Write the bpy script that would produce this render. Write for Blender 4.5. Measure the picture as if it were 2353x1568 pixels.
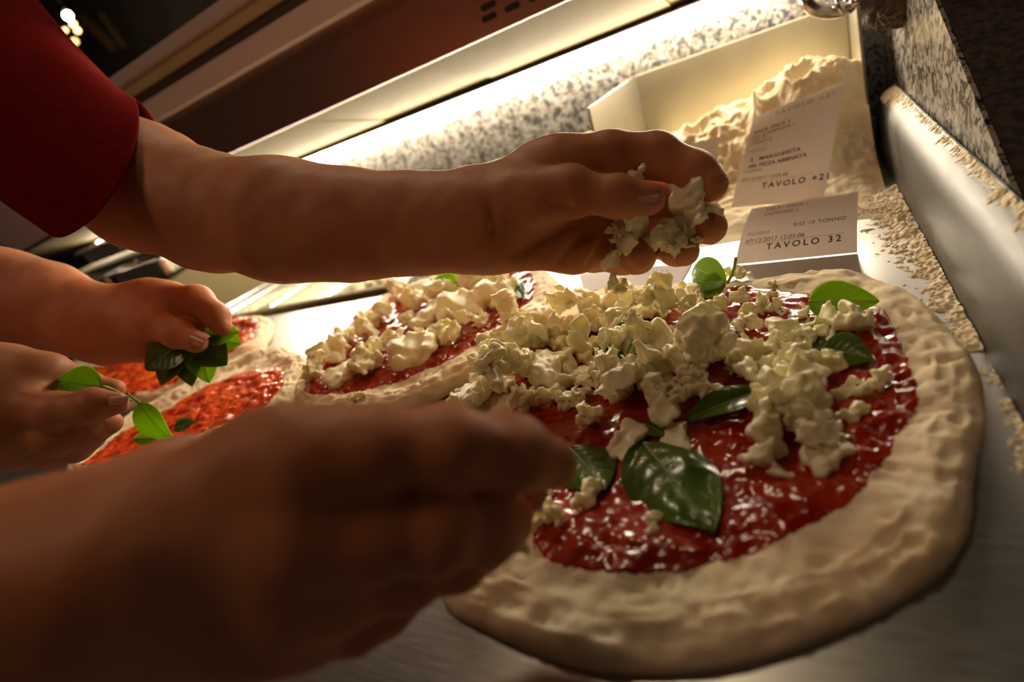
import bpy, bmesh, math, random
import numpy as np
from mathutils import Vector, Matrix, noise as mnoise

for o in list(bpy.data.objects):
    bpy.data.objects.remove(o)
SC = bpy.context.scene
COL = SC.collection

# ------------------------------------------------------------------ camera
H = 0.182                                   # lens height above the steel worktop
YAW, PIT, ROL = np.radians([-33.454, 23.58, -20.905])
FPX = 1229.0                                # focal length in pixels of the 2353 px wide frame
_cy, _sy, _cp, _sp, _cr, _sr = (math.cos(YAW), math.sin(YAW), math.cos(PIT), math.sin(PIT), math.cos(ROL), math.sin(ROL))
FW = np.array([_sy*_cp, _cy*_cp, -_sp])
_r0 = np.array([_cy, -_sy, 0.0]); _u0 = np.cross(_r0, FW)
RT = _cr*_r0 + _sr*_u0
UP = -_sr*_r0 + _cr*_u0
CP = np.array([0, 0, H])
cam = bpy.data.cameras.new('camera'); camo = bpy.data.objects.new('camera', cam); COL.objects.link(camo)
camo.matrix_world = Matrix(((RT[0], UP[0], -FW[0], 0), (RT[1], UP[1], -FW[1], 0), (RT[2], UP[2], -FW[2], H), (0, 0, 0, 1)))
cam.sensor_fit = 'HORIZONTAL'; cam.sensor_width = 36; cam.lens = FPX*36/2353
cam.clip_start = 0.005; cam.clip_end = 50
cam.dof.use_dof = True; cam.dof.focus_distance = 0.35; cam.dof.aperture_fstop = 4.0
SC.camera = camo

# ------------------------------------------------------------------ world, exposure, added lights
w = bpy.data.worlds.new('world'); SC.world = w; w.use_nodes = True
w.node_tree.nodes['Background'].inputs[0].default_value = (0.9, 0.62, 0.42, 1)
w.node_tree.nodes['Background'].inputs[1].default_value = 0.02
SC.view_settings.view_transform = 'Standard'; SC.view_settings.look = 'None'
SC.view_settings.exposure = 0.4; SC.view_settings.gamma = 1.0
SC.view_settings.use_curve_mapping = False
TUBE_EMIT = 62.0
lamp = bpy.data.lights.new('added_fill_light', 'AREA'); lamp.shape = 'DISK'; lamp.size = 0.5  # unseen warm fill, added to lift the arms and the near dough
lamp.energy = 2.3; lamp.color = (1.0, 0.58, 0.36)
lo = bpy.data.objects.new('added_fill_light', lamp); COL.objects.link(lo)
lo.location = (-0.75, -0.35, 1.5)
lo.rotation_euler = Vector((0.55, 0.6, -1.45)).to_track_quat('-Z', 'Y').to_euler()

back = bpy.data.lights.new('added_back_light', 'AREA'); back.shape = 'DISK'; back.size = 0.22     # unseen back light added beyond the hood to brighten the pizza
back.energy = 3.4; back.color = (1.0, 0.78, 0.50)
bo = bpy.data.objects.new('added_back_light', back); COL.objects.link(bo); bo.location = (-0.60, 1.15, 1.55)
bo.rotation_euler = Vector((0.45, -0.85, -1.5)).to_track_quat('-Z', 'Y').to_euler()

# ------------------------------------------------------------------ pixel helpers (direction only; depth is given)
def ray(x, y): return RT*(x-1176.5)/FPX - UP*(y-784)/FPX + FW
def onz(x, y, z=0.0):
    d = ray(x, y); return CP + d*(z-H)/d[2]
def ony(x, y, Y):
    d = ray(x, y); return CP + d*Y/d[1]
def onx(x, y, X):
    d = ray(x, y); return CP + d*X/d[0]
def P(x, y, k): return CP + ray(x, y)*k

# ------------------------------------------------------------------ numpy noise
def _hash(i, j, k, s):
    n = (i.astype(np.int64)*374761393 + j.astype(np.int64)*668265263 + k.astype(np.int64)*2147483647 + s*1274126177) & 0xffffffff
    n = ((n ^ (n >> 13))*1274126177) & 0xffffffff
    n = ((n ^ (n >> 16))*2246822519) & 0xffffffff
    return ((n ^ (n >> 15)) & 0xffff)/32767.5 - 1.0
def vn(p, s=0):
    p = np.asarray(p, float); i = np.floor(p); f = p-i; u = f*f*f*(f*(f*6-15)+10)
    i = i.astype(np.int64); r = 0
    for a in (0, 1):
        for b in (0, 1):
            for c in (0, 1):
                wgt = (u[..., 0] if a else 1-u[..., 0])*(u[..., 1] if b else 1-u[..., 1])*(u[..., 2] if c else 1-u[..., 2])
                r = r + wgt*_hash(i[..., 0]+a, i[..., 1]+b, i[..., 2]+c, s)
    return r
def fbm(p, o=3, s=0):
    p = np.asarray(p, float); r = 0; a = 1.0
    for q in range(o):
        r = r + a*vn(p*(2.03**q)+q*7.7, s+q); a *= 0.5
    return r

# ------------------------------------------------------------------ objects
def props(o, label=None, cat=None, group=None, kind=None):
    if label: o['label'] = label
    if cat: o['category'] = cat
    if group: o['group'] = group
    if kind: o['kind'] = kind
    return o
def mesh(name, v, f, smooth=True):
    m = bpy.data.meshes.new(name)
    m.from_pydata([tuple(map(float, q)) for q in v], [], [tuple(map(int, q)) for q in f])
    m.validate(); m.update()
    if smooth: m.polygons.foreach_set('use_smooth', [True]*len(m.polygons))
    return m
def link(name, m, mat=None, parent=None, loc=None, **kw):
    o = bpy.data.objects.new(name, m); COL.objects.link(o)
    if mat is not None and m is not None:
        if not len(m.materials): m.materials.append(mat)
    if loc is not None: o.location = loc
    if parent is not None:
        o.parent = parent
        if loc is None: o.location = -parent.location      # vertices are given in world space
    return props(o, **kw)
def obj(name, v, f, mat, parent=None, smooth=True, **kw):
    """mesh from world-space vertices; a top-level mesh gets its origin at its base centre"""
    v = np.asarray(v, float)
    if parent is None:
        c = (v.min(0)+v.max(0))/2; c[2] = v[:, 2].min()
        o = link(name, mesh(name, v-c, f, smooth), mat, None, Vector(c), **kw)
    else:
        o = link(name, mesh(name, v, f, smooth), mat, parent, None, **kw)
    return o
def empty(name, loc, **kw):
    o = bpy.data.objects.new(name, None); COL.objects.link(o); o.location = Vector(loc); o.empty_display_size = 0.02
    return props(o, **kw)
def boxvf(x0, x1, y0, y1, z0, z1):
    v = [(x, y, z) for z in (z0, z1) for y in (y0, y1) for x in (x0, x1)]
    f = [(0, 2, 3, 1), (4, 5, 7, 6), (0, 1, 5, 4), (2, 6, 7, 3), (0, 4, 6, 2), (1, 3, 7, 5)]
    return v, f
def bevel(o, wd, seg=2):
    m = o.modifiers.new('bevel', 'BEVEL'); m.width = wd; m.segments = seg; m.limit_method = 'ANGLE'; return o
def box(name, x0, x1, y0, y1, z0, z1, mat, parent=None, bv=0.001, **kw):
    v, f = boxvf(x0, x1, y0, y1, z0, z1)
    o = obj(name, v, f, mat, parent, smooth=False, **kw)
    if bv: bevel(o, bv)
    return o
def merge(parts):
    V = []; F = []; n = 0
    for v, f in parts:
        V += [tuple(q) for q in v]; F += [tuple(i+n for i in q) for q in f]; n += len(v)
    return V, F
def extrude_x(poly, x0, x1):
    """closed (y,z) polygon swept along x"""
    n = len(poly); v = [(x0, a, b) for a, b in poly]+[(x1, a, b) for a, b in poly]
    f = [(i, (i+1) % n, n+(i+1) % n, n+i) for i in range(n)]+[tuple(range(n))[::-1], tuple(range(n, 2*n))]
    return v, f
def tubevf(pts, rad, n=10):
    pts = [np.array(p, float) for p in pts]; V = []; F = []
    rad = rad if hasattr(rad, '__len__') else [rad]*len(pts)
    up = np.array([0.13, 0.21, 0.97])
    for i, p in enumerate(pts):
        t = pts[min(i+1, len(pts)-1)]-pts[max(i-1, 0)]; t = t/(np.linalg.norm(t)+1e-12)
        a = np.cross(t, up); a /= np.linalg.norm(a)+1e-12; b = np.cross(t, a)
        for q in range(n):
            w_ = 2*math.pi*q/n; V.append(p+rad[i]*(a*math.cos(w_)+b*math.sin(w_)))
    for i in range(len(pts)-1):
        for q in range(n):
            F.append((i*n+q, i*n+(q+1) % n, (i+1)*n+(q+1) % n, (i+1)*n+q))
    F.append(tuple(range(n))[::-1]); F.append(tuple((len(pts)-1)*n+q for q in range(n)))
    return V, F

# ------------------------------------------------------------------ implicit surfaces
def surface_net(F, org, h):
    s = F < 0
    nx, ny, nz = F.shape
    cs = np.zeros((nx-1, ny-1, nz-1, 3), np.float32); cn = np.zeros((nx-1, ny-1, nz-1), np.float32)
    for ax in range(3):
        o1, o2 = [a for a in range(3) if a != ax]
        sl0 = [slice(None)]*3; sl1 = [slice(None)]*3; sl0[ax] = slice(0, -1); sl1[ax] = slice(1, None)
        A = F[tuple(sl0)]; B = F[tuple(sl1)]
        cr = (A < 0) != (B < 0)
        t = np.where(cr, A/np.where(cr, A-B, 1), 0)
        for da in (0, 1):
            for db in (0, 1):
                sl = [slice(None)]*3
                sl[o1] = slice(da, cr.shape[o1]-1+da); sl[o2] = slice(db, cr.shape[o2]-1+db)
                c = cr[tuple(sl)]; tt = t[tuple(sl)]
                cn += c; cs[..., ax] += np.where(c, tt, 0)
                cs[..., o1] += c*da; cs[..., o2] += c*db
    act = cn > 0
    idx = -np.ones(act.shape, np.int64); ii = np.argwhere(act); idx[act] = np.arange(len(ii))
    V = (ii+cs[act]/cn[act][:, None])*h+np.asarray(org)
    FS = []
    for ax in range(3):
        o1, o2 = (ax+1) % 3, (ax+2) % 3
        sl0 = [slice(1, -1)]*3; sl1 = [slice(1, -1)]*3
        sl0[ax] = slice(0, -1); sl1[ax] = slice(1, None)
        a = s[tuple(sl0)]; b = s[tuple(sl1)]
        e = np.argwhere(a != b)
        if not len(e): continue
        inside = a[tuple(e.T)]
        base = e.copy(); base[:, o1] += 1; base[:, o2] += 1      # grid vertex coordinate
        q = []
        for d1, d2 in ((-1, -1), (0, -1), (0, 0), (-1, 0)):
            c = base.copy(); c[:, o1] += d1; c[:, o2] += d2
            q.append(idx[tuple(c.T)])
        q = np.stack(q, 1); q[~inside] = q[~inside][:, ::-1]
        FS.append(q)
    return V, np.concatenate(FS)
def smin(a, b, k):
    h = np.maximum(k-np.abs(a-b), 0)/k
    return np.minimum(a, b)-h*h*k*0.25
class Field:
    def __init__(s, lo, hi, h):
        s.h = h; s.org = np.array(lo, float); n = np.ceil((np.array(hi)-s.org)/h).astype(int)+1
        s.n = n
    def grid(s, a, b):
        ax = [np.arange(a[i], b[i])*s.h+s.org[i] for i in range(3)]
        return np.stack(np.meshgrid(*ax, indexing='ij'), -1).astype(np.float32)
    def blank(s): return np.full(tuple(s.n), 0.04, np.float32)
    def cone(s, D, a, ra, b, rb, k, flat=None, fs=1.0, cut=False):
        a = np.array(a, np.float32); b = np.array(b, np.float32)
        R = max(ra, rb)*max(1.0, fs)+0.022
        lo = np.clip(np.floor((np.minimum(a, b)-R-s.org)/s.h).astype(int), 0, s.n)
        hi = np.clip(np.ceil((np.maximum(a, b)+R-s.org)/s.h).astype(int)+1, 0, s.n)
        if (hi <= lo).any(): return
        G = s.grid(lo, hi); ab = b-a
        t = np.clip(((G-a)@ab)/max(float(ab@ab), 1e-12), 0, 1)
        q = G-a-t[..., None]*ab
        if flat is not None:
            n = np.array(flat, np.float32); n = n/np.linalg.norm(n)
            dn = q@n; q = q+(dn*(1/fs-1))[..., None]*n
        d = np.linalg.norm(q, axis=-1)-(ra+(rb-ra)*t)
        if flat is not None: d = d*min(1.0, fs**0.5)
        sl = tuple(slice(lo[i], hi[i]) for i in range(3))
        if cut: D[sl] = -smin(-D[sl], d, k)
        else: D[sl] = smin(D[sl], d, k)

# ------------------------------------------------------------------ materials
def nodes(name):
    m = bpy.data.materials.new(name); m.use_nodes = True
    nt = m.node_tree; b = nt.nodes['Principled BSDF']; return m, nt, b
def setc(s, c): s.default_value = (c[0], c[1], c[2], 1)
def mat(name, col, rough=0.5, metal=0.0, sss=0.0, ssr=(1, .4, .2), sscale=0.004, col2=None, nscale=30, stretch=None,
        bump=0.0, bscale=200, bdist=0.001, coat=0.0, spec=0.5, detail=6, ramp=(0.4, 0.6), trans=0.0, rough2=None):
    m, nt, b = nodes(name); N = nt.nodes; L = nt.links
    setc(b.inputs['Base Color'], col); b.inputs['Roughness'].default_value = rough; b.inputs['Metallic'].default_value = metal
    b.inputs['Specular IOR Level'].default_value = spec
    if coat: b.inputs['Coat Weight'].default_value = coat; b.inputs['Coat Roughness'].default_value = 0.12
    if sss:
        b.inputs['Subsurface Weight'].default_value = sss; b.inputs['Subsurface Radius'].default_value = ssr
        b.inputs['Subsurface Scale'].default_value = sscale
    tc = N.new('ShaderNodeTexCoord'); mp = N.new('ShaderNodeMapping'); L.new(tc.outputs['Object'], mp.inputs[0])
    if stretch: mp.inputs['Scale'].default_value = stretch
    if col2 is not None:
        n = N.new('ShaderNodeTexNoise'); n.inputs['Scale'].default_value = nscale; n.inputs['Detail'].default_value = detail
        L.new(mp.outputs[0], n.inputs['Vector'])
        r = N.new('ShaderNodeValToRGB'); L.new(n.outputs['Fac'], r.inputs[0])
        r.color_ramp.elements[0].position = ramp[0]; r.color_ramp.elements[1].position = ramp[1]
        r.color_ramp.elements[0].color = (*col, 1); r.color_ramp.elements[1].color = (*col2, 1)
        L.new(r.outputs[0], b.inputs['Base Color'])
        if rough2 is not None:
            mr = N.new('ShaderNodeMapRange'); mr.inputs[3].default_value = rough; mr.inputs[4].default_value = rough2
            mr.inputs[1].default_value = ramp[0]; mr.inputs[2].default_value = ramp[1]
            L.new(n.outputs['Fac'], mr.inputs[0]); L.new(mr.outputs[0], b.inputs['Roughness'])
    if bump:
        n = N.new('ShaderNodeTexNoise'); n.inputs['Scale'].default_value = bscale; n.inputs['Detail'].default_value = 4
        L.new(mp.outputs[0], n.inputs['Vector'])
        bp = N.new('ShaderNodeBump'); bp.inputs['Strength'].default_value = bump; bp.inputs['Distance'].default_value = bdist
        L.new(n.outputs['Fac'], bp.inputs['Height']); L.new(bp.outputs[0], b.inputs['Normal'])
    return m
def granite_mat(name, light=1.0):
    m, nt, b = nodes(name); N = nt.nodes; L = nt.links
    tc = N.new('ShaderNodeTexCoord')
    v = N.new('ShaderNodeTexVoronoi'); v.inputs['Scale'].default_value = 210; v.inputs['Randomness'].default_value = 1
    n0 = N.new('ShaderNodeTexNoise'); n0.inputs['Scale'].default_value = 90; n0.inputs['Detail'].default_value = 3
    mx = N.new('ShaderNodeMixRGB'); mx.inputs[0].default_value = 0.02
    L.new(tc.outputs['Object'], n0.inputs['Vector']); L.new(tc.outputs['Object'], mx.inputs[1]); L.new(n0.outputs['Color'], mx.inputs[2])
    L.new(mx.outputs[0], v.inputs['Vector'])
    r = N.new('ShaderNodeValToRGB'); e = r.color_ramp.elements
    r.color_ramp.interpolation = 'CONSTANT'
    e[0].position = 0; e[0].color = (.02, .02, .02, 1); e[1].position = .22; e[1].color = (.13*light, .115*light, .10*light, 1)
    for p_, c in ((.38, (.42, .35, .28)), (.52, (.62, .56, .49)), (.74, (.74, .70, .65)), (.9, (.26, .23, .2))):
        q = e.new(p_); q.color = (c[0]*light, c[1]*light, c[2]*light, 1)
    L.new(v.outputs['Color'], r.inputs[0]); L.new(r.outputs[0], b.inputs['Base Color'])
    b.inputs['Roughness'].default_value = 0.25
    return m
def brushed(name, col, rough, sx, amt=0.08, dirt=None, metal=1.0):
    m, nt, b = nodes(name); N = nt.nodes; L = nt.links
    setc(b.inputs['Base Color'], col); b.inputs['Metallic'].default_value = metal
    tc = N.new('ShaderNodeTexCoord'); mp = N.new('ShaderNodeMapping'); mp.inputs['Scale'].default_value = sx
    L.new(tc.outputs['Object'], mp.inputs[0])
    n = N.new('ShaderNodeTexNoise'); n.inputs['Scale'].default_value = 60; n.inputs['Detail'].default_value = 5
    L.new(mp.outputs[0], n.inputs['Vector'])
    mr = N.new('ShaderNodeMapRange'); mr.inputs[3].default_value = rough-amt; mr.inputs[4].default_value = rough+amt
    L.new(n.outputs['Fac'], mr.inputs[0]); L.new(mr.outputs[0], b.inputs['Roughness'])
    bp = N.new('ShaderNodeBump'); bp.inputs['Strength'].default_value = 0.08; bp.inputs['Distance'].default_value = 0.0004
    L.new(n.outputs['Fac'], bp.inputs['Height']); L.new(bp.outputs[0], b.inputs['Normal'])
    if dirt:
        n2 = N.new('ShaderNodeTexNoise'); n2.inputs['Scale'].default_value = 9; n2.inputs['Detail'].default_value = 8
        L.new(tc.outputs['Object'], n2.inputs['Vector'])
        r = N.new('ShaderNodeValToRGB'); L.new(n2.outputs['Fac'], r.inputs[0])
        r.color_ramp.elements[0].position = .4; r.color_ramp.elements[1].position = .7
        r.color_ramp.elements[0].color = (*col, 1); r.color_ramp.elements[1].color = (*dirt, 1)
        L.new(r.outputs[0], b.inputs['Base Color'])
    return m
def emit(name, col, st):
    m, nt, b = nodes(name); setc(b.inputs['Base Color'], (0, 0, 0)); setc(b.inputs['Emission Color'], col)
    b.inputs['Emission Strength'].default_value = st; return m
M = {}
M['steel'] = brushed('worktop_steel', (.46, .44, .42), .33, (1, 14, 1), dirt=(.36, .34, .33))
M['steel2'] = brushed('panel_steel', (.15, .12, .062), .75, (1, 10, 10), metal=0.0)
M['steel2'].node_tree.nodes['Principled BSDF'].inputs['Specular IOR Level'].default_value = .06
M['rim'] = brushed('rim_steel', (.165, .16, .157), .52, (8, 1, 8), dirt=(.18, .175, .17))
M['brown_reflection'] = brushed('fascia_steel', (.34, .225, .185), .42, (1, 8, 8))  # brown tint stands in for warm red surroundings mirrored in the steel
M['bin'] = brushed('bin_steel', (.25, .225, .17), .46, (8, 8, 1), dirt=(.30, .27, .21))
M['pan'] = brushed('pan_steel', (.68, .66, .62), .26, (6, 6, 6))
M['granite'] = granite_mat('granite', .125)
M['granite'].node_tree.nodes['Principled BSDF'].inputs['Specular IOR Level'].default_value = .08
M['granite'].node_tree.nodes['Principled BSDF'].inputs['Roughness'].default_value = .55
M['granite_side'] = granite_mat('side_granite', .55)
M['rail'] = brushed('rail_steel', (.62, .58, .56), .5, (1, 10, 10), metal=.25)
M['granite_unlit'] = mat('unlit_granite_top', (.02, .014, .012), .5, col2=(.07, .04, .035), nscale=200, bump=.2, bscale=60)  # shade of the unlit granite top is put into this colour
M['tube'] = emit('tube_light', (1.0, .87, .65), TUBE_EMIT)
M['flour'] = mat('flour', (.86, .74, .52), .95, sss=.15, ssr=(1, .8, .5), sscale=.002, bump=.6, bscale=400, bdist=.002, spec=.1)
M['dough'] = mat('dough', (.76, .60, .38), .8, sss=.3, ssr=(1, .6, .3), sscale=.004, col2=(.86, .73, .52), nscale=60, bump=.35, bscale=150, bdist=.0015, spec=.2)
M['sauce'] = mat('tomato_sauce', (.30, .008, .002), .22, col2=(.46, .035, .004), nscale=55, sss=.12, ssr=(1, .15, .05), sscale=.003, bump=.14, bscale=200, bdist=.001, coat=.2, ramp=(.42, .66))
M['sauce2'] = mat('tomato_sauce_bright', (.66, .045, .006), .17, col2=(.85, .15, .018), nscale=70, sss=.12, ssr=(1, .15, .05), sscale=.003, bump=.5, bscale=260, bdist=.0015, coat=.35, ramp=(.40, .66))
M['cheese'] = mat('mozzarella', (.98, .90, .60), .36, sss=.40, ssr=(1, .82, .38), sscale=.005, bump=.25, bscale=350, bdist=.0008, spec=.5)
M['basil'] = mat('basil_leaf', (.065, .135, .016), .24, col2=(.13, .23, .03), nscale=45, sss=.0, bump=.35, bscale=140, bdist=.0016, coat=.3)
M['basil_light'] = mat('backlit_basil_leaf', (.14, .32, .015), .32, col2=(.24, .42, .03), nscale=45, bump=.3, bscale=140, bdist=.001, coat=.15)  # same basil, lighter and yellower to show light coming through from behind
M['stem'] = mat('basil_stem', (.22, .38, .06), .4)
M['vein'] = mat('basil_vein', (.30, .42, .10), .4)
M['skin'] = mat('skin', (.56, .21, .092), .54, sss=.35, ssr=(1, .32, .14), sscale=.009, col2=(.64, .27, .135), nscale=34, bump=.22, bscale=420, bdist=.0006, spec=.4)
M['nail'] = mat('fingernail', (.62, .34, .25), .28, sss=.2, ssr=(1, .4, .2), sscale=.003)
M['red'] = mat('red_cotton', (.15, .003, .002), .95, col2=(.19, .004, .003), nscale=200, bump=.4, bscale=900, bdist=.0006, spec=.05)
M['paper'] = mat('thermal_paper', (.84, .79, .76), .6, sss=.0, bump=.1, bscale=40, bdist=.0015)
M['ink'] = mat('print_ink', (.035, .03, .035), .7)
M['ink2'] = mat('faded_print_ink', (.30, .28, .28), .7)
M['black'] = mat('black_recess', (.006, .005, .005), .7)
M['room'] = mat('dark_room_wall', (.02, .018, .017), .8, col2=(.03, .026, .023), nscale=3)
M['gold'] = mat('gilt_strip', (.35, .22, .08), .5, metal=.6)
M['root'] = mat('dry_root', (.30, .22, .13), .9, col2=(.16, .11, .07), nscale=300)
M['bulbskin'] = mat('dark_bulb_skin', (.035, .025, .02), .75, col2=(.09, .06, .045), nscale=120, bump=.8, bscale=150, bdist=.003)
M['chrome'] = mat('worn_chrome', (.62, .58, .55), .22, metal=1)
for key in ('basil', 'basil_light', 'paper'):       # thin sheets let some of the lamp through
    nt = M[key].node_tree; b = nt.nodes['Principled BSDF']; out = nt.nodes['Material Output']
    tr = nt.nodes.new('ShaderNodeBsdfTranslucent'); tr.inputs[0].default_value = {'basil_light': (.46, .68, .03, 1), 'basil': (.10, .26, .01, 1), 'paper': (.8, .74, .70, 1)}[key]
    mx = nt.nodes.new('ShaderNodeMixShader'); mx.inputs[0].default_value = {'basil_light': .6, 'basil': .33, 'paper': .5}[key]
    nt.links.new(b.outputs[0], mx.inputs[1]); nt.links.new(tr.outputs[0], mx.inputs[2]); nt.links.new(mx.outputs[0], out.inputs[0])

random.seed(7); rng = np.random.default_rng(7)
#==STRUCT==
# ================================================================== the station
parts = [boxvf(-1.7, .30, -.35, .535, -.035, 0), boxvf(-.335, .30, .535, .90, -.035, 0), boxvf(-1.7, -.335, .815, .90, -.035, 0), boxvf(-1.7, -1.028, .535, .815, -.035, 0)]
v, f = merge(parts)
worktop = obj('worktop', v, f, M['steel'], smooth=False, label='brushed steel worktop under the pizzas', cat='worktop')
box('wall_back', -2.2, .60, .862, .90, 0, .37, M['granite'], bv=0, kind='structure')
box('floor', -6, 4, -3, 6, -.95, -.90, M['room'], bv=0, kind='structure')
box('wall_far', -9, 4, 4.0, 4.1, -.9, 3.2, M['room'], bv=0, kind='structure')

box('ceiling', -9, 4, 2.4, 4.1, 3.2, 3.3, M['room'], bv=0, kind='structure')
# raised steel ledge along the wall
box('wall_ledge', -1.7, -.215, .818, .861, .0005, .088, M['steel2'], bv=.002, label='low bright steel ledge along the speckled granite wall', cat='ledge')

# hood with lamp tube
hood = empty('lamp_hood', (-.7, .62, .2), label='brushed steel lamp hood with brown reflection painted on the fascia above the granite', cat='hood')
def zz(zc, Y): return H+(zc-H)*Y
xs = [-2.0, -1.35, -1.02, -.62, -.40, -.13, .072]
for i in range(len(xs)-1):
    a, b = xs[i], xs[i+1]-.0012; t = (.002 if i % 2 else -.001)  # alternate tilt of the plates imitates bands of reflection
    zf = zz(.283, .62); zb = .2052+t
    v = [(a, .625, zf), (b, .625, zf), (b, .845, zb), (a, .845, zb), (a, .625, zf+.003), (b, .625, zf+.003), (b, .845, zb+.003), (a, .845, zb+.003)]
    obj('underside_panel', v, [(0, 3, 2, 1), (4, 5, 6, 7), (0, 1, 5, 4), (1, 2, 6, 5), (2, 3, 7, 6), (3, 0, 4, 7)], M['steel2'], hood, smooth=False)
fascia = box('fascia', -2.0, .072, .620, .628, zz(.281, .62), zz(.421, .62), M['brown_reflection'], hood, bv=.001, label='metal fascia with a reddish brown reflection painted in')
box('lip', -2.0, .072, .604, .640, zz(.421, .606), zz(.470, .606), M['rail'], hood, bv=.002)
box('recess', -2.0, .072, .640, .66, zz(.455, .62), zz(.50, .64), M['brown_reflection'], hood, bv=0)
box('upper_rail', -2.0, .072, .636, .70, zz(.493, .636), zz(.525, .636), mat('yellowed_rail', (.62, .50, .26), .5, metal=.2), hood, bv=.001)
box('cap_rail', -2.0, .072, .630, .72, zz(.526, .63), zz(.556, .63), M['rail'], hood, bv=.003)
box('hood_body', -2.0, .072, .66, .86, zz(.283, .62)+.012, zz(.52, .63), M['room'], hood, bv=0)
for (x, y) in ((1122, 14), (1177, 16), (1124, 40), (1108, -12), (1165, -14), (1232, -8), (1110, 33)):
    if (x, y) == (1110, 33): continue
    a = ony(x-17, y+7, .6196); b = ony(x+17, y-8, .6196)
    n = 12; c = (a+b)/2; hl = abs(b[0]-a[0])/2; hz = .0032; vv = []
    for q in range(2*n):
        an = math.pi*2*q/(2*n); cx = math.copysign(hl-hz, math.cos(an))
        vv.append((c[0]+cx+hz*math.cos(an), .6192, c[2]+hz*math.sin(an)))
    vv += [(p[0], .6215, p[2]) for p in vv]
    ff = [tuple(range(2*n))[::-1]]+[(q, (q+1) % (2*n), 2*n+(q+1) % (2*n), 2*n+q) for q in range(2*n)]
    obj('vent_slot', vv, ff, M['black'], fascia, smooth=False)
for o in [o for o in bpy.data.objects if o.name.startswith('vent_slot')]:
    o.location = -hood.location - fascia.location
lt = empty('tube_lamp', (-.6, .835, .175), label='long glowing white tube lamp under the hood', cat='lamp')
v, f = tubevf([(x, .835, .1887) for x in np.linspace(-1.75, .065, 12)], .0125, 16); obj('glass_tube', v, f, M['tube'], lt)
for x in (-1.765, .045):
    v, f = tubevf([(x, .835, .1887), (x+.03, .835, .1887)], .0145, 16); obj('end_cap', v, f, M['chrome'], lt)
box('added_tube_shield', -1.76, .075, .819, .8605, .2016, .2026, M['rail'], lt, bv=.0005)  # shield added over the tube to keep its light off the underside
box('tube_shield_lip', -1.76, .075, .8185, .8195, .2003, .2026, M['rail'], lt, bv=0)  # front edge of the added shield, shows as a thin grey line

# right-hand rim and granite cheek
prof = [(.065, 0.0), (.0655, .020), (.0665, .044), (.0685, .0515), (.0725, .0563), (.0770, .0592), (.0815, .0612), (.0820, .0625), (.0835, .0625), (.0835, 0.0)]
ys = np.linspace(-.35, .700, 40); v = []; n = len(prof)
for y in ys:
    e = 0.0012*math.sin(y*9)
    v += [(a+e*(b/.06), y, b) for a, b in prof]
f = [(i*n+j, i*n+(j+1) % n, (i+1)*n+(j+1) % n, (i+1)*n+j) for i in range(len(ys)-1) for j in range(n)]
f = [q[::-1] for q in f]+[tuple(range(n)), tuple((len(ys)-1)*n+j for j in range(n))[::-1]]
obj('rim', v, f, M['rim'], worktop, label='raised rounded steel rim')
gp = empty('granite_cheek', (.15, .5, 0), label='sloping granite side slab rising behind the steel rim', cat='slab')
def cheek(x0, x1, e):
    poly = [(.325, .001), (.325, .0565+e), (.79, .268+e), (.79, .001)]
    v = [(x0, a, b) for a, b in poly]+[(x1, a, b) for a, b in poly]
    return v, [(0, 1, 2, 3)[::-1], (4, 5, 6, 7), (0, 1, 5, 4), (1, 2, 6, 5), (2, 3, 7, 6), (3, 0, 4, 7)]
v, f = cheek(.0845, .0870, 0); obj('polished_face', v, f, M['granite_side'], gp, smooth=False)
v, f = cheek(.0875, .36, .0006); obj('rough_top', v, f, M['granite_unlit'], gp, smooth=False, label='rough granite top coloured dark as unlit')

# flour bin
fb = empty('flour_bin', (-.07, .74, 0), label='open steel flour bin against the granite wall', cat='bin')
box('back_panel', -.20, .0570, .845, .848, .0006, .1435, M['bin'], fb, bv=.0008)
def plate(x0, x1, pts):
    n = len(pts); v = [(x0, a, b) for a, b in pts]+[(x1, a, b) for a, b in pts]
    return v, [tuple(range(n))[::-1], tuple(range(n, 2*n))]+[(i, (i+1) % n, n+(i+1) % n, n+i) for i in range(n)]
v, f = plate(-.2025, -.2, [(.595, .0006), (.612, .139), (.8435, .1435), (.8435, .0006)]); obj('side_panel', v, f, M['bin'], fb, smooth=False)
v, f = plate(.0575, .0600, [(.672, .0006), (.738, .140), (.8435, .150), (.8435, .0006)]); obj('side_panel', v, f, M['bin'], fb, smooth=False)

def flour_z(x, y):
    c = np.interp(x, [-.2, -.127, -.063, .008, .03, .057], [.062, .072, .086, .106, .106, .092])
    y0 = np.interp(x, [-.2, -.09, 0., .04, .057], [.53, .512, .507, .530, .552])
    s = np.clip((y-y0)/(.700-y0), 0, 1.25); s = np.where(s < .45, s*.42, .19+(s-.45)*1.473)
    p = np.stack([x*34, y*34, np.zeros_like(x)], -1)
    rid = 1-np.abs(vn(p*1.0, 3)); rid2 = 1-np.abs(vn(p*2.3+4, 5))
    z = c*np.minimum(1, s)
    z = z*(.80+.22*rid)+.007*np.minimum(1, s*3)*(rid2-.6)+.0025*fbm(p*5, 3, 9)*np.minimum(1, s*4)
    z = z-.25*np.clip(y-.73, 0, 1)
    return z*(s > 0)+.0004*(s <= 0)
gx = np.linspace(-.199, .0565, 130); gy = np.linspace(.495, .8435, 150)
X, Y = np.meshgrid(gx, gy, indexing='ij'); Z = flour_z(X, Y); Z = np.maximum(Z, .0004)
V = np.stack([X, Y, Z], -1).reshape(-1, 3); n1, n2 = X.shape
F = [(i*n2+j, (i+1)*n2+j, (i+1)*n2+j+1, i*n2+j+1) for i in range(n1-1) for j in range(n2-1)]
obj('flour_heap', V, F, M['flour'], label='big heap of pale flour filling the steel bin', cat='flour', kind='stuff')
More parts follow.
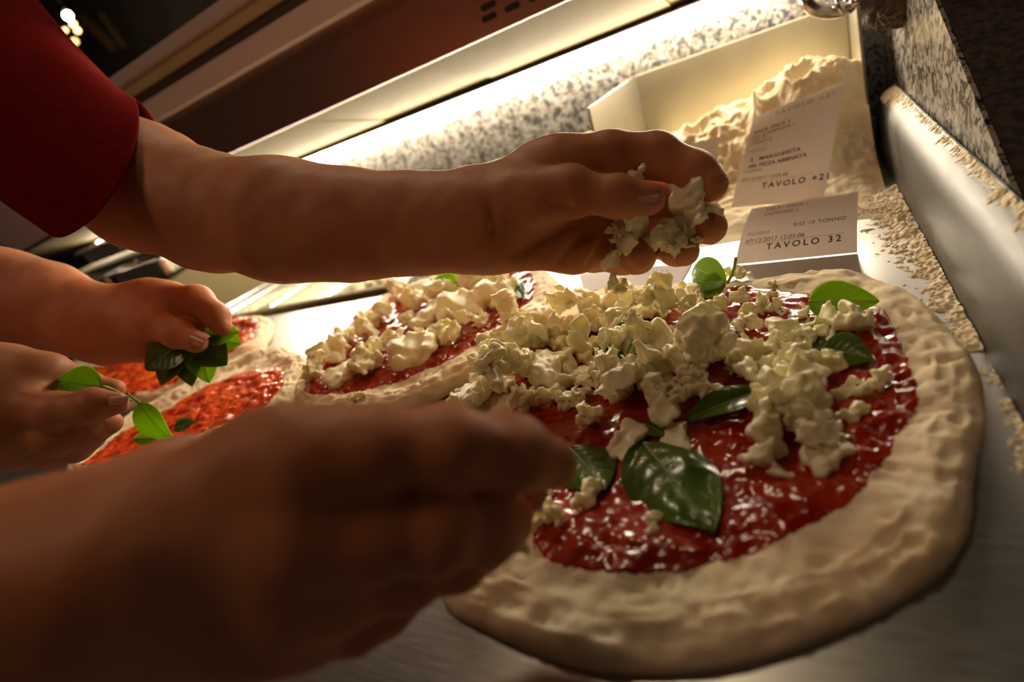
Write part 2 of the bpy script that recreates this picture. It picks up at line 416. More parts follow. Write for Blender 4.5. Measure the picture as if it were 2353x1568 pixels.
def strip(name, x0, x1, y0, y1, zfun, prof, amp, label, nx=90, ny=620, fr=420):
    X, Y = np.meshgrid(np.linspace(x0, x1, nx), np.linspace(y0, y1, ny), indexing='ij')
    u = (X-x0)/(x1-x0); p = np.stack([X*fr, Y*fr, X*0], -1)
    q = prof(u, Y)+.40*vn(p*.22, 2)+.42*vn(p*.6, 7)+.42*vn(p*1.4, 1)
    Z = zfun(X, Y)+amp*np.clip(q, -.4, 1.2)
    V = np.stack([X, Y, Z], -1).reshape(-1, 3); n1, n2 = X.shape; q = q.reshape(-1)
    F = [(i*n2+j, (i+1)*n2+j, (i+1)*n2+j+1, i*n2+j+1) for i in range(n1-1) for j in range(n2-1) if max(q[i*n2+j], q[(i+1)*n2+j+1], q[i*n2+j+1]) > -.15]
    obj(name, V, F, M['flour'], label=label, cat='flour', kind='stuff')
strip('spilled_flour', .015, .0645, .285, .56, lambda x, y: 0*x+.0003, lambda u, y: (u-1)*np.interp(y, [.28, .36, .45, .52, .56], [5.2, 3.4, 2.3, 1.2, .8])+.75, .0022, 'flour spilled along the foot of the steel rim')
strip('spilled_flour', .045, .0645, .10, .283, lambda x, y: 0*x+.0003, lambda u, y: (u-1)*2.2+.35-.3*np.abs(np.sin(y*60)), .0022, 'flour dusting the shaded near end of the rim foot')
strip('rim_flour', .0690, .0815, .20, .69, lambda x, y: np.interp(x, [.0685, .0725, .0770, .0815], [.0515, .0563, .0592, .0612])+.0004, lambda u, y: (u-1)*np.interp(y, [.2, .45, .6, .69], [2.6, 2.2, .9, .2])+.55, .0020, 'flour lying along the top of the steel rim', nx=60, ny=900)

# ------------------------------------------------------------------ printed slips
def textmesh(s, size, bold=0.0, spacing=1.0):
    c = bpy.data.curves.new('txt', 'FONT'); c.body = s; c.size = size; c.offset = bold; c.space_character = spacing
    c.resolution_u = 3
    o = bpy.data.objects.new('txt', c); COL.objects.link(o)
    dg = bpy.context.evaluated_depsgraph_get(); me = bpy.data.meshes.new_from_object(o.evaluated_get(dg))
    v = np.array([q.co[:] for q in me.vertices]); f = [tuple(p.vertices) for p in me.polygons]
    bpy.data.objects.remove(o); bpy.data.curves.remove(c); bpy.data.meshes.remove(me)
    return v, f
def slip(surf, W, L_, lines, label, rules=()):
    """surf(u, v) -> world point and normal; u right 0..1, v up 0..1"""
    n1, n2 = 18, 26; V = []
    for s in (0, 1):
        for i in range(n1+1):
            for j in range(n2+1):
                p, nn = surf(i/n1, j/n2); V.append(p-nn*(.00015*s))
    N = (n1+1)*(n2+1); F = []
    for i in range(n1):
        for j in range(n2):
            a = i*(n2+1)+j; F.append((a, a+n2+1, a+n2+2, a+1)); F.append((N+a, N+a+1, N+a+n2+2, N+a+n2+1))
    o = obj('order_slip', V, F, M['paper'], label=label, cat='receipt', group='printed order slips')
    for (s, u, vv, size, bold, sp, mk_) in lines:
        tv, tf = textmesh(s, size, bold, sp)
        if not len(tv): continue
        W3 = []
        for q in tv:
            p, nn = surf(u+q[0]/W, vv+q[1]/L_); W3.append(p+nn*.00025)
        t = obj('printed_line', W3, tf, M[mk_], o, smooth=False)
    for (u0, u1, vv) in rules:
        W3 = []; K = 14
        for d in (0, .0003):
            for i in range(K+1):
                p, nn = surf(u0+(u1-u0)*i/K, vv+d/L_); W3.append(p+nn*.00025)
        obj('printed_rule', W3, [(i, i+1, K+2+i, K+1+i) for i in range(K)], M['ink2'], o, smooth=False)
    return o
def quad_surf(bl, br, tl, tr, bow=0.0, wave=0.0):
    bl, br, tl, tr = [np.array(q, float) for q in (bl, br, tl, tr)]
    def pos(u, v):
        p = (bl*(1-u)+br*u)*(1-v)+(tl*(1-u)+tr*u)*v
        n = np.cross(br-bl, tl-bl); n /= np.linalg.norm(n)
        return p+n*(bow*math.sin(math.pi*min(max(v, 0), 1))+wave*math.sin(u*7+v*5))
    def s(u, v):
        e = .01; p = pos(u, v); n = np.cross(pos(u+e, v)-pos(u-e, v), pos(u, v+e)-pos(u, v-e)); n /= np.linalg.norm(n)
        return p, n
    return s
# slip on the worktop, curling up
bl = onz(1690, 610); br = onz(1970, 582); tl = ony(1727, 480, .462); tr = ony(1973, 440, .458)
bl[2] = br[2] = .0006
slip(quad_surf(bl, br, tl, tr, bow=.006), .082, .052, [
    ('TAVOLO 32', .26, .20, .0072, .00012, 1.45, 'ink'), ('07/12/2017 12:05:06', .06, .335, .0052, 0, 1.0, 'ink'),
    ('PIZZERIA', .06, .465, .0042, 0, 1.0, 'ink2'), ('RIO 10 TONNO', .47, .53, .0046, 0, 1.15, 'ink'),
    ('CAMERIERI 1', .16, .80, .0046, 0, 1.05, 'ink2'), ('SALA:  SALA 1', .16, .90, .0050, 0, 1.1, 'ink2')],
    'short curled order slip marked TAVOLO 32 standing on the worktop', rules=[(.06, .9, .315)])
# tall slip on the flour
s21 = quad_surf(ony(1680, 478, .548), ony(1893, 458, .548), ony(1733, 268, .635), ony(1940, 188, .628), bow=.004, wave=.0007)
slip(s21, .080, .115, [
    ('TAVOLO +21', .30, .155, .0078, .0002, 1.35, 'ink'), ('07/12/2017 12:03:48', .06, .24, .0052, 0, .95, 'ink'),
    ('PIZZERIA', .06, .325, .0042, 0, 1.0, 'ink2'), ('alle: PIZZA ABBINATA', .10, .375, .0056, .0001, .95, 'ink'), ('2   MARGHERITA', .10, .44, .0060, .0001, 1.0, 'ink'),
    ('PIZZERIE', .06, .54, .0042, 0, 1.0, 'ink2'), ('Coperti 2', .06, .635, .0048, 0, 1.0, 'ink'), ('Tav. 21', .06, .675, .0048, 0, 1.0, 'ink'),
    ('Op. CAMERIERE 1', .06, .715, .0048, 0, 1.05, 'ink'), ('SALA: SALA 1', .06, .765, .0052, .0001, 1.1, 'ink'), ('TAVOLO +21', .26, .90, .0070, 0, 1.4, 'ink2')],
    'tall order slip marked TAVOLO +21 leaning on the flour heap', rules=[(.06, .85, .22)])
s3 = quad_surf(ony(1560, 420, .56), ony(1632, 405, .56), ony(1590, 330, .60), ony(1657, 314, .60), bow=.002)
slip(s3, .035, .035, [], 'blank order slip half hidden behind the fingers holding cheese')
a = onz(1340, 668, .0008); b = onz(1562, 655, .0008); c = onz(1330, 628, .0008); d = onz(1592, 604, .0008)
slip(quad_surf(a, b, c, d, bow=.0004), .085, .04, [('TAVOLO +22', .33, .62, .0062, 0, 1.25, 'ink2')], 'order slip marked +22 lying flat behind the large pizza')

# ------------------------------------------------------------------ ingredient pans
def pan(name, x0, x1, y0, y1, ztop, depth, label, tilt=0.0, group='ingredient pans'):
    r = .009; t = .0012; q = .006
    def rr(a, b, c, d, z, rad):
        P_ = []
        for cx, cy, s in ((b-rad, d-rad, 0), (a+rad, d-rad, 1), (a+rad, c+rad, 2), (b-rad, c+rad, 3)):
            for i in range(5):
                an = (s+i/4)*math.pi/2; P_.append((cx+rad*math.cos(an), cy+rad*math.sin(an), z))
        return P_
    rings = [rr(x0, x1, y0, y1, ztop-.004, .012), rr(x0, x1, y0, y1, ztop, .012), rr(x0+r, x1-r, y0+r, y1-r, ztop, .012),
             rr(x0+r+.001, x1-r-.001, y0+r+.001, y1-r-.001, ztop-.003, .012), rr(x0+r+q, x1-r-q, y0+r+q, y1-r-q, ztop-depth, .012)]
    n = 20; V = [p for R in rings for p in R]
    V = [(a, b, c+tilt*(b-y0)) for a, b, c in V]
    F = [(i*n+j, i*n+(j+1) % n, (i+1)*n+(j+1) % n, (i+1)*n+j) for i in range(len(rings)-1) for j in range(n)]
    F.append(tuple((len(rings)-1)*n+j for j in range(n)))
    o = obj(name, V, F, M['pan'], smooth=False, label=label, cat='pan', group=group)
    sm = o.modifiers.new('solid', 'SOLIDIFY'); sm.thickness = .001; sm.offset = -1
    return o
def heap(name, x0, x1, y0, y1, z0, h, m, label, cat, fr=90, seed=0, tilt=0.0):
    X, Y = np.meshgrid(np.linspace(x0, x1, 46), np.linspace(y0, y1, 60), indexing='ij')
    u = (X-x0)/(x1-x0); w_ = (Y-y0)/(y1-y0)
    Z = z0+h*np.sqrt(np.clip(np.sin(np.pi*u)*np.sin(np.pi*w_), 0, 1))+h*.35*(1-np.abs(fbm(np.stack([X*fr, Y*fr, X*0], -1), 3, seed)))+tilt*(Y-y0)
    V = np.stack([X, Y, Z], -1).reshape(-1, 3); n2 = 60
    F = [(i*n2+j, (i+1)*n2+j, (i+1)*n2+j+1, i*n2+j+1) for i in range(45) for j in range(59)]
    return obj(name, V, F, m, label=label, cat=cat, kind='stuff')
ex = [-1.020, -.955, -.820, -.665, -.51, -.345]
what = ['steel ingredient pan beside the raised rack', 'second steel ingredient pan from the raised rack', 'steel ingredient pan of sliced pale cheese behind the dough', 'steel ingredient pan of grated cheese with herbs', 'steel ingredient pan beside the mozzarella pizza']
for i in range(5):
    pan('ingredient_pan', ex[i]+.002, ex[i+1]-.002, .545, .81, .004, .07, what[i])
box('pan_rail', -1.022, -.34, .5325, .5440, .0004, .0075, M['steel2'], bv=.001, label='narrow steel rail in front of the ingredient pans', cat='rail')
M['grated'] = mat('grated_cheese', (.84, .76, .48), .6, sss=.2, ssr=(1, .8, .4), sscale=.003, col2=(.90, .86, .62), nscale=150)
M['herbed'] = mat('herbed_cheese', (.80, .74, .50), .6, col2=(.42, .46, .14), nscale=120, ramp=(.55, .72))
M['sausage'] = mat('red_salami', (.34, .05, .03), .45, col2=(.50, .14, .09), nscale=80)
M['mush'] = mat('brown_mushroom', (.10, .075, .045), .6, col2=(.22, .17, .11), nscale=60)
heap('grated_cheese', ex[3]+.016, ex[4]-.016, .565, .79, -.045, .05, M['herbed'], 'grated herbed cheese in the pan behind the mozzarella pizza', 'cheese', seed=1)
heap('grated_cheese', ex[2]+.016, ex[3]-.016, .565, .79, -.05, .03, M['grated'], 'pale cheese in the pan behind the folded dough', 'cheese', seed=2)
heap('grated_cheese', ex[1]+.016, ex[2]-.016, .565, .79, -.05, .03, M['grated'], 'pale cheese in the second pan from the raised rack', 'cheese', seed=3)
# stepped rack on the left
rk = empty('stepped_rack', (-1.2, .6, 0), label='stepped steel rack holding tilted pans at the left', cat='rack')
v, f = extrude_x([(.565, .0005), (.565, .088), (.655, .100), (.655, .145), (.78, .155), (.78, .0005)], -1.68, -1.035)
obj('rack_body', v, f, M['steel2'], rk, smooth=False)
rp = [(-1.25, -1.04, .567, .652, .130, 'low tilted pan of red salami beside the hand with basil'), (-1.48, -1.26, .567, .652, .130, 'low tilted pan of dark mushrooms behind the forearm'),
      (-1.27, -1.04, .662, .775, .190, 'upper tilted pan of pale cheese below the bare arm'), (-1.52, -1.29, .662, .775, .190, 'upper tilted pan at the far left')]
for (a, b, c, d, z, lab) in rp:
    pan('tilted_pan', a, b, c, d, z, .034, lab, tilt=.10, group='tilted pans on the rack')
heap('salami', -1.232, -1.058, .585, .634, .108, .014, M['sausage'], 'chopped red salami in the low tilted pan', 'salami', seed=5, tilt=.10)
heap('mushrooms', -1.462, -1.278, .585, .634, .108, .014, M['mush'], 'dark sliced mushrooms in the low tilted pan', 'mushrooms', seed=6, tilt=.10)
heap('sliced_cheese', -1.252, -1.058, .68, .757, .168, .016, M['grated'], 'pale cheese in the upper tilted pan', 'cheese', seed=7, tilt=.10)
# paper pad hanging at the far left
pb = empty('paper_pad', ony(90, 560, .585), label='pinkish paper sheets on a dark board at the left edge', cat='paper')
q = [ony(-120, 470, .59), ony(150, 400, .59), ony(212, 498, .585), ony(115, 540, .58), ony(48, 578, .58), ony(-40, 545, .58)]
n = len(q); v = [p for p in q]+[p+np.array((0, .002, 0)) for p in q]
obj('paper_sheet', v, [tuple(range(n))[::-1], tuple(range(n, 2*n))]+[(i, (i+1) % n, n+(i+1) % n, n+i) for i in range(n)], mat('pink_paper', (.62, .47, .45), .7), pb, smooth=False)
q2 = [p+np.array((0, .006, -.006)) for p in q]; v = q2+[p+np.array((0, .006, 0)) for p in q2]
obj('backing_board', v, [tuple(range(n))[::-1], tuple(range(n, 2*n))]+[(i, (i+1) % n, n+(i+1) % n, n+i) for i in range(n)], M['black'], pb, smooth=False)

# ------------------------------------------------------------------ dark room behind: lamps and gilt strips
def ico(r, sub=2):
    bm = bmesh.new(); bmesh.ops.create_icosphere(bm, subdivisions=sub, radius=r)
    v = [q.co[:] for q in bm.verts]; f = [[w_.index for w_ in q.verts] for q in bm.faces]; bm.free(); return np.array(v), f
for i, (x, y, r, s, c, lab) in enumerate(((156, 36, .026, 60, (.9, 1, .95), 'bright white bulb glowing in the dark room'), (168, 55, .020, 7, (1, .6, .25), 'amber bulb just under the bright white bulb'),
        (178, 70, .020, 6, (1, .55, .2), 'amber bulb second below the bright white bulb'), (150, 69, .018, 4, (1, .6, .25), 'small dim amber bulb at the left of the lamp cluster'), (172, 95, .026, 2.5, (1, .7, .25), 'lowest amber bulb of the lamp cluster'))):
    p = ony(x, y, 2.9+.16*i); v, f = ico(r, 3)
    e = empty('room_lamp', p-np.array((0, 0, r)), label=lab, cat='lamp', group='lamps in the dark room')
    obj('bulb', v+p, f, emit('bulb_glow', c, s), e)
    v, f = tubevf([p+np.array((0, 0, r*.8)), p+np.array((0, 0, r*2.2))], r*.5, 10); obj('socket', v, f, M['black'], e)
    v, f = tubevf([p+np.array((0, 0, r*2.2)), np.array((p[0], p[1], 3.199))], .004, 6); obj('cord', v, f, M['black'], e)
for (a, b, wd, lab) in (((185, 40), (262, 112), .10, 'wide gilt strip glinting on the dark far wall'), ((228, 30), (285, 110), .05, 'narrow gilt strip beside the wide one on the far wall')):
    p = ony(*a, 3.972); q = ony(*b, 3.972); d = q-p; d /= np.linalg.norm(d); s = np.array((d[2], 0, -d[0]))*wd/2
    v = [p-s, p+s, q+s, q-s]; v = v+[t+np.array((0, .03, 0)) for t in v]
    obj('gilt_strip', v, [(0, 1, 2, 3), (7, 6, 5, 4), (0, 4, 5, 1), (1, 5, 6, 2), (2, 6, 7, 3), (3, 7, 4, 0)], M['gold'], smooth=False, label=lab, cat='trim')
pl = bpy.data.lights.new('room_lamp_glow', 'POINT'); pl.energy = 6; pl.color = (1, .6, .28); pl.shadow_soft_size = .05
plo = bpy.data.objects.new('room_lamp_glow', pl); COL.objects.link(plo); plo.location = Vector(ony(168, 60, 3.0))
# ================================================================== pizzas
class Pizza:
    def __init__(s, dough_px, sauce_px, cz, rimh, base, label, sauce_mat, seed, center=None, rough=1.0, name='raw_pizza'):
        D = np.array([onz(x, y, .006)[:2] for x, y in dough_px])
        s.c = D.mean(0) if center is None else np.array(onz(*center, .006)[:2])
        s.base, s.rimh, s.seed, s.rough = base, rimh, seed, rough
        s.dt, s.dr = s.polar(D)
        if sauce_px: s.st, s.sr = s.polar(np.array([onz(x, y, .008)[:2] for x, y in sauce_px]))
        NT, NR = 260, 64
        th = np.linspace(-math.pi, math.pi, NT, endpoint=False)
        R = s.R(th, s.dt, s.dr)
        rho = np.concatenate([np.linspace(0.02, .82, NR-26), np.linspace(.835, 1.0, 22)]); NRR = len(rho)
        V = [(s.c[0], s.c[1], s.h(np.array([s.c[0]]), np.array([s.c[1]]))[0])]
        TH, RH = np.meshgrid(th, rho, indexing='ij')
        X = s.c[0]+np.cos(TH)*R[:, None]*RH; Y = s.c[1]+np.sin(TH)*R[:, None]*RH
        Z = s.h(X, Y, RH)
        V = np.concatenate([np.array([[s.c[0], s.c[1], float(Z[:, 0].mean())]]), np.stack([X, Y, Z], -1).reshape(-1, 3)])
        # rounded underside
        low = np.stack([s.c[0]+np.cos(th)*R*.985, s.c[1]+np.sin(th)*R*.985, np.full(NT, .0006)], -1)
        low2 = np.stack([s.c[0]+np.cos(th)*R*.9, s.c[1]+np.sin(th)*R*.9, np.full(NT, .0006)], -1)
        nv = len(V); V = np.concatenate([V, low, low2])
        F = []
        for i in range(NT):
            j = (i+1) % NT
            F.append((0, 1+i*NRR, 1+j*NRR))
            for q in range(NRR-1): F.append((1+i*NRR+q, 1+i*NRR+q+1, 1+j*NRR+q+1, 1+j*NRR+q))
            F.append((1+i*NRR+NRR-1, nv+i, nv+j, 1+j*NRR+NRR-1)); F.append((nv+i, nv+NT+i, nv+NT+j, nv+j))
        s.e = empty(name, (s.c[0], s.c[1], 0), label=label, cat='pizza', group='raw pizzas on the worktop')
        obj('dough', V, F, M['dough'], s.e)
        if sauce_px:
            NT, NR = 300, 90
            th = np.linspace(-math.pi, math.pi, NT, endpoint=False); Rs = s.R(th, s.st, s.sr)
            Rs = np.minimum(Rs*(1+.022*vn(np.stack([np.cos(th)*5, np.sin(th)*5, th*0+seed], -1), 4)+.010*vn(np.stack([np.cos(th)*37, np.sin(th)*37, th*0+seed], -1), 4)), s.R(th, s.dt, s.dr)*.93)
            rho = np.linspace(.01, 1, NR); TH, RH = np.meshgrid(th, rho, indexing='ij')
            X = s.c[0]+np.cos(TH)*Rs[:, None]*RH; Y = s.c[1]+np.sin(TH)*Rs[:, None]*RH
            p = np.stack([X*150, Y*150, X*0+seed], -1)
            lump = fbm(p*.8, 2, 21); lump2 = vn(p*2.6, 31)
            Z = s.h(X, Y)+.0022*np.minimum(1, (1-RH)*9)-.0009*(RH > .97)+(.0011*lump+.0003*lump2)*np.minimum(1, (1-RH)*7)
            V = np.stack([X, Y, Z], -1).reshape(-1, 3)
            F = [(i*NR+q, i*NR+q+1, ((i+1) % NT)*NR+q+1, ((i+1) % NT)*NR+q) for i in range(NT) for q in range(NR-1)]
            F.append(tuple(i*NR for i in range(NT)))
            obj('tomato_sauce', V, F, sauce_mat, s.e, label='glossy red tomato sauce')
    def polar(s, D):
        d = D-s.c; t = np.arctan2(d[:, 1], d[:, 0]); r = np.hypot(d[:, 0], d[:, 1]); o = np.argsort(t)
        t, r = t[o], r[o]; return np.concatenate([t-2*math.pi, t, t+2*math.pi]), np.concatenate([r, r, r])
    def R(s, th, t, r):
        x = 0
        for k, wt in ((-.05, .25), (0, .5), (.05, .25)): x = x+wt*np.interp(th+k, t, r)
        return x
    def h(s, X, Y, RH=None):
        dx, dy = X-s.c[0], Y-s.c[1]; th = np.arctan2(dy, dx); r = np.hypot(dx, dy)
        rho = r/s.R(th, s.dt, s.dr) if RH is None else RH
        p = np.stack([X*40, Y*40, X*0+s.seed], -1)
        rim = np.exp(-((rho-.88)/.10)**2)
        # creases run around the crust
        q = np.stack([np.cos(th)*14, np.sin(th)*14, rho*14+s.seed], -1)
        pw = p*2.6+.9*np.stack([vn(p*1.7, 3), vn(p*1.7+9, 4), X*0], -1); pw[..., 0] *= .6
        wr = (1-np.abs(vn(q*1.5, 8)))-.5+.55*((1-np.abs(vn(pw, 15)))-.5)+.35*((1-np.abs(vn(pw*2.1, 16)))-.5)
        z = s.base+s.rimh*rim*(1+.35*vn(p*.5, 6))+s.rough*(.0016*fbm(p*1.3, 3, 12)+.0026*wr*np.clip((rho-.50)*4, 0, 1))
        edge = np.clip((1-rho)/.055, 0, 1); return .0006+np.maximum(z-.0006, .0005)*(1-(1-edge)**2.2)**.6*.97+.0003
    def top(s, x, y):
        return float(s.h(np.array([x]), np.array([y]))[0])+.0015
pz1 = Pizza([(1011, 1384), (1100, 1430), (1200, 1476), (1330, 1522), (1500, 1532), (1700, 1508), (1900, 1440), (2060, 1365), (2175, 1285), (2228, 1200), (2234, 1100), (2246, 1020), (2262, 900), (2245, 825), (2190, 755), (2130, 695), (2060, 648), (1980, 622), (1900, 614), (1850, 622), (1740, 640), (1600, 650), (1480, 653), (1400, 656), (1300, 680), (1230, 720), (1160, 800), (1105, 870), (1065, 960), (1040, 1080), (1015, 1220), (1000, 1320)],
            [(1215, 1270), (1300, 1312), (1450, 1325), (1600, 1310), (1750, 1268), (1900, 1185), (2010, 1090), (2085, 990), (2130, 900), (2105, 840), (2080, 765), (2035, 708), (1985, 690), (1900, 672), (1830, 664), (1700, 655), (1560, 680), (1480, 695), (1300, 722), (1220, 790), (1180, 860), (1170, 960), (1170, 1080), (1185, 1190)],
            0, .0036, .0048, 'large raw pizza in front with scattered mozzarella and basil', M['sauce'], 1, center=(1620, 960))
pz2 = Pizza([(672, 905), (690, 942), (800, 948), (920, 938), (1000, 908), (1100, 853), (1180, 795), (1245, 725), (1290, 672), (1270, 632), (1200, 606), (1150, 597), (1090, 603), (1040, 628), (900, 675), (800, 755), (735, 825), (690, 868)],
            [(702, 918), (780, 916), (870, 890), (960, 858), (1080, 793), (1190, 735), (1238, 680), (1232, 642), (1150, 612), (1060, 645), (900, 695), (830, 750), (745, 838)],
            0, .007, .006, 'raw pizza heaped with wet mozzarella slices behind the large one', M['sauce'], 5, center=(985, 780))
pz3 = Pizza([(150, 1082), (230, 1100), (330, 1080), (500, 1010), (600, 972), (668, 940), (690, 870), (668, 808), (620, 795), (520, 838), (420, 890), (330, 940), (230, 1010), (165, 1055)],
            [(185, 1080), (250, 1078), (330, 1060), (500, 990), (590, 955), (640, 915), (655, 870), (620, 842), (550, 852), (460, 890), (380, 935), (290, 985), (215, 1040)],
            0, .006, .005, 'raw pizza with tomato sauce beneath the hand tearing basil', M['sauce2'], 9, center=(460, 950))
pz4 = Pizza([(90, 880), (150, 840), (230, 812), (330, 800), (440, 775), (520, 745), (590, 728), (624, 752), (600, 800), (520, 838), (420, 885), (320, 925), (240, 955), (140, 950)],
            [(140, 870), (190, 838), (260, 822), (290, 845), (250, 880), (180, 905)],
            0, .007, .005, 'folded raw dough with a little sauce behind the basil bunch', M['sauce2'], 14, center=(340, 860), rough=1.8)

# ================================================================== mozzarella
def cheese_mesh(seed, kind):
    r = np.random.default_rng(seed); h = .058; n = 44
    ax = (np.arange(n)-n/2+.5)*h; G = np.stack(np.meshgrid(ax, ax, ax, indexing='ij'), -1)
    D = np.full(G.shape[:3], 3.0)
    m = {'crumb': 7, 'flake': 5, 'stick': 5, 'slab': 3}[kind]
    warp = np.stack([fbm(G*1.9+seed*3.1, 2, seed+q) for q in range(3)], -1)*.16
    Gw = G+warp
    for i in range(m):
        A = np.linalg.qr(r.normal(size=(3, 3)))[0]
        if kind == 'crumb': c = r.normal(size=3)*(.34, .34, .20); s = np.sort(r.uniform(.16, .46, 3))*np.array((.75, 1, 1.25))
        elif kind == 'flake': c = r.normal(size=3)*(.34, .34, .14); s = np.array((r.uniform(.09, .16), r.uniform(.3, .5), r.uniform(.35, .62)))
        elif kind == 'stick': c = np.array(((i-2)*.27, r.normal()*.10, r.normal()*.07)); s = r.uniform(.15, .30, 3)
        else: c = r.normal(size=3)*(.22, .22, .05); s = np.array((r.uniform(.5, .62), r.uniform(.42, .55), .17)); A = np.eye(3)
        q = (Gw-c)@A
        # rounded boxes: crisp torn facets
        w_ = np.abs(q)-s*.75; d = np.linalg.norm(np.maximum(w_, 0), axis=-1)+np.minimum(w_.max(-1), 0)-s.min()*.28
        D = smin(D, d, .10)
    D = D+.055*fbm(G*2.6+seed, 2, seed+50)+.014*vn(G*9, seed+60)
    for ax_ in range(3):                      # close at the grid border
        for e in (0, -1):
            sl = [slice(None)]*3; sl[ax_] = e; D[tuple(sl)] = np.maximum(D[tuple(sl)], .05)
    V, F = surface_net(D.astype(np.float32), (-(n/2-.5)*h,)*3, h)
    # keep the largest connected piece
    par = np.arange(len(V))
    def find(a):
        while par[a] != a: par[a] = par[par[a]]; a = par[a]
        return a
    for q in F:
        a = find(q[0])
        for b in q[1:]:
            b = find(b)
            if b != a: par[b] = a
    root = np.array([find(i) for i in range(len(V))]); ids, ct = np.unique(root, return_counts=True); big = ids[ct.argmax()]
    keep = root == big; mp = -np.ones(len(V), int); mp[keep] = np.arange(keep.sum())
    V = V[keep]; F = mp[F[keep[F[:, 0]]]]
    V = V-np.array([*((V.min(0)+V.max(0))[:2]/2), V[:, 2].min()])
    V = V/max(np.ptp(V[:, 0]), np.ptp(V[:, 1]))
    m = mesh('cheese_'+kind, V, F); m.materials.append(M['cheese']); return m
CH = {k: [cheese_mesh(100*j+i+1, k) for i in range(c)] for j, (k, c) in enumerate((('crumb', 9), ('flake', 8), ('stick', 3), ('slab', 3)))}
placed = []
def cheese(x, y, px, kind='crumb', var=None, rz=None, sz=1.0, lift=None, pz=None, tilt=(0, 0), label=None, group=None, name='mozzarella_crumb', k=None, hh=.010):
    """place a lump seen at pixel (x, y) and px pixels wide, on the pizza surface (or at depth k when held)"""
    if k is None:
        p = onz(x, y, hh); kk = float((p-CP)@FW); s = px*kk/FPX
        z = pz.top(p[0], p[1]) if pz else 0.0
        for (a, b, c, r_) in placed:
            d = math.hypot(a-p[0], b-p[1])
            if d < .55*(r_+s/2): z = max(z, c)
        z0 = z-.08*s
        placed.append((p[0], p[1], z+.22*s*sz, s/2))
    else:
        p = P(x, y, k); s = px*k/FPX; z0 = p[2]-.3*s
    m = CH[kind][(var if var is not None else random.randrange(99)) % len(CH[kind])]
    o = bpy.data.objects.new(name, m); COL.objects.link(o)
    o.location = (p[0], p[1], z0); o.scale = (s, s, s*sz)
    o.rotation_euler = (tilt[0], tilt[1], random.uniform(0, 6.28) if rz is None else rz)
    props(o, label=label, cat='cheese', group=group); return o
L1 = 'torn mozzarella crumb in the dense heap on the large pizza'; G1 = 'mozzarella crumbs on the large pizza'
solo = [(1700, 690, 46, 'crumb'), (1738, 715, 38, 'crumb'), (1772, 708, 72, 'flake'), (1776, 655, 26, 'crumb'), (1842, 726, 56, 'crumb'), (1718, 748, 72, 'flake'), (1778, 678, 28, 'crumb'),
        (1700, 640, 62, 'crumb'), (1880, 765, 80, 'flake'), (1925, 750, 78, 'flake'), (1900, 790, 74, 'crumb'), (1955, 756, 82, 'slab'), (1975, 882, 120, 'flake'), (1900, 715, 40, 'crumb'),
        (1366, 964, 74, 'crumb'), (1440, 1010, 112, 'slab'), (1750, 1062, 132, 'crumb'), (1768, 1008, 124, 'flake'), (1905, 1040, 122, 'slab'), (1868, 1008, 110, 'flake'),
        (1810, 930, 190, 'flake'), (1870, 905, 130, 'flake'), (1775, 970, 110, 'crumb'), (1845, 965, 120, 'flake'), (1960, 948, 84, 'stick'), (1545, 960, 100, 'flake'), (1558, 1000, 96, 'slab'), (1520, 935, 70, 'crumb'),
        (1600, 905, 130, 'stick'), (1265, 1195, 84, 'crumb'), (1250, 1120, 44, 'crumb'), (1080, 920, 90, 'crumb'), (1110, 855, 34, 'crumb'), (1060, 900, 60, 'flake')]
solo_lab = ['small crumb alone on the far sauce left of the flake', 'tiny crumb between two pieces on the far sauce', 'torn flake on the far sauce right of the small crumbs', 'speck of mozzarella nearest the far crust', 'rounded crumb left of the right cheese cluster', 'flake just behind the central yellowish lumps', 'little curd near the far crust beside the speck', 'square cheese lump beside the bright basil sprig', 'left flake of the right cheese cluster', 'middle flake of the right cheese cluster', 'lowest crumb of the right cheese cluster', 'biggest slab of the right cheese cluster under the pointed leaf', 'long flake alone on the sauce at the far right', 'small crumb touching the pointed yellow green leaf', 'star shaped crumb alone near the front fingertip', 'flat mozzarella slice just above the biggest leaf', 'chunky crumb nearest the front right sauce', 'flake behind the chunky front right crumb', 'smooth slab right of the chunky front right crumb', 'flake stacked behind the smooth slab', 'widest cheese flake right of centre', 'flake at the right shoulder of the widest flake', 'crumb at the lower left of the widest flake', 'flake at the foot of the widest flake', 'curved sliver pointing right beside the widest flake', 'flake standing left of the long dark basil leaf', 'slab lying just above the biggest basil leaf', 'crumb left of the flake by the long dark leaf', 'wavy strip of cheese above the long dark leaf', 'crumb beside the lower front finger', 'small crumb peeking from under the front fingertip', 'crumb hanging over the left crust edge', 'tiny crumb on the left crust gap', 'flake at the leftmost tip of the cheese heap']
for (x, y, s_, kd), sl_ in zip(solo, solo_lab):
    cheese(x, y, s_*1.05, kd, pz=pz1, label=sl_, group=G1, tilt=(random.uniform(-.15, .15), random.uniform(-.15, .15)))
cheese(1345, 1128, 110, 'stick', 0, rz=1.15, pz=pz1, label='upright stick of mozzarella beside the half hidden basil leaf', hh=.014)
cheese(1500, 1190, 72, 'stick', 1, rz=1.2, pz=pz1, label='small mozzarella sliver lying on the biggest basil leaf', hh=.012)
def inside(p, poly):
    x, y = p; c = False; j = len(poly)-1
    for i in range(len(poly)):
        xi, yi = poly[i]; xj, yj = poly[j]
        if (yi > y) != (yj > y) and x < (xj-xi)*(y-yi)/(yj-yi)+xi: c = not c
        j = i
    return c
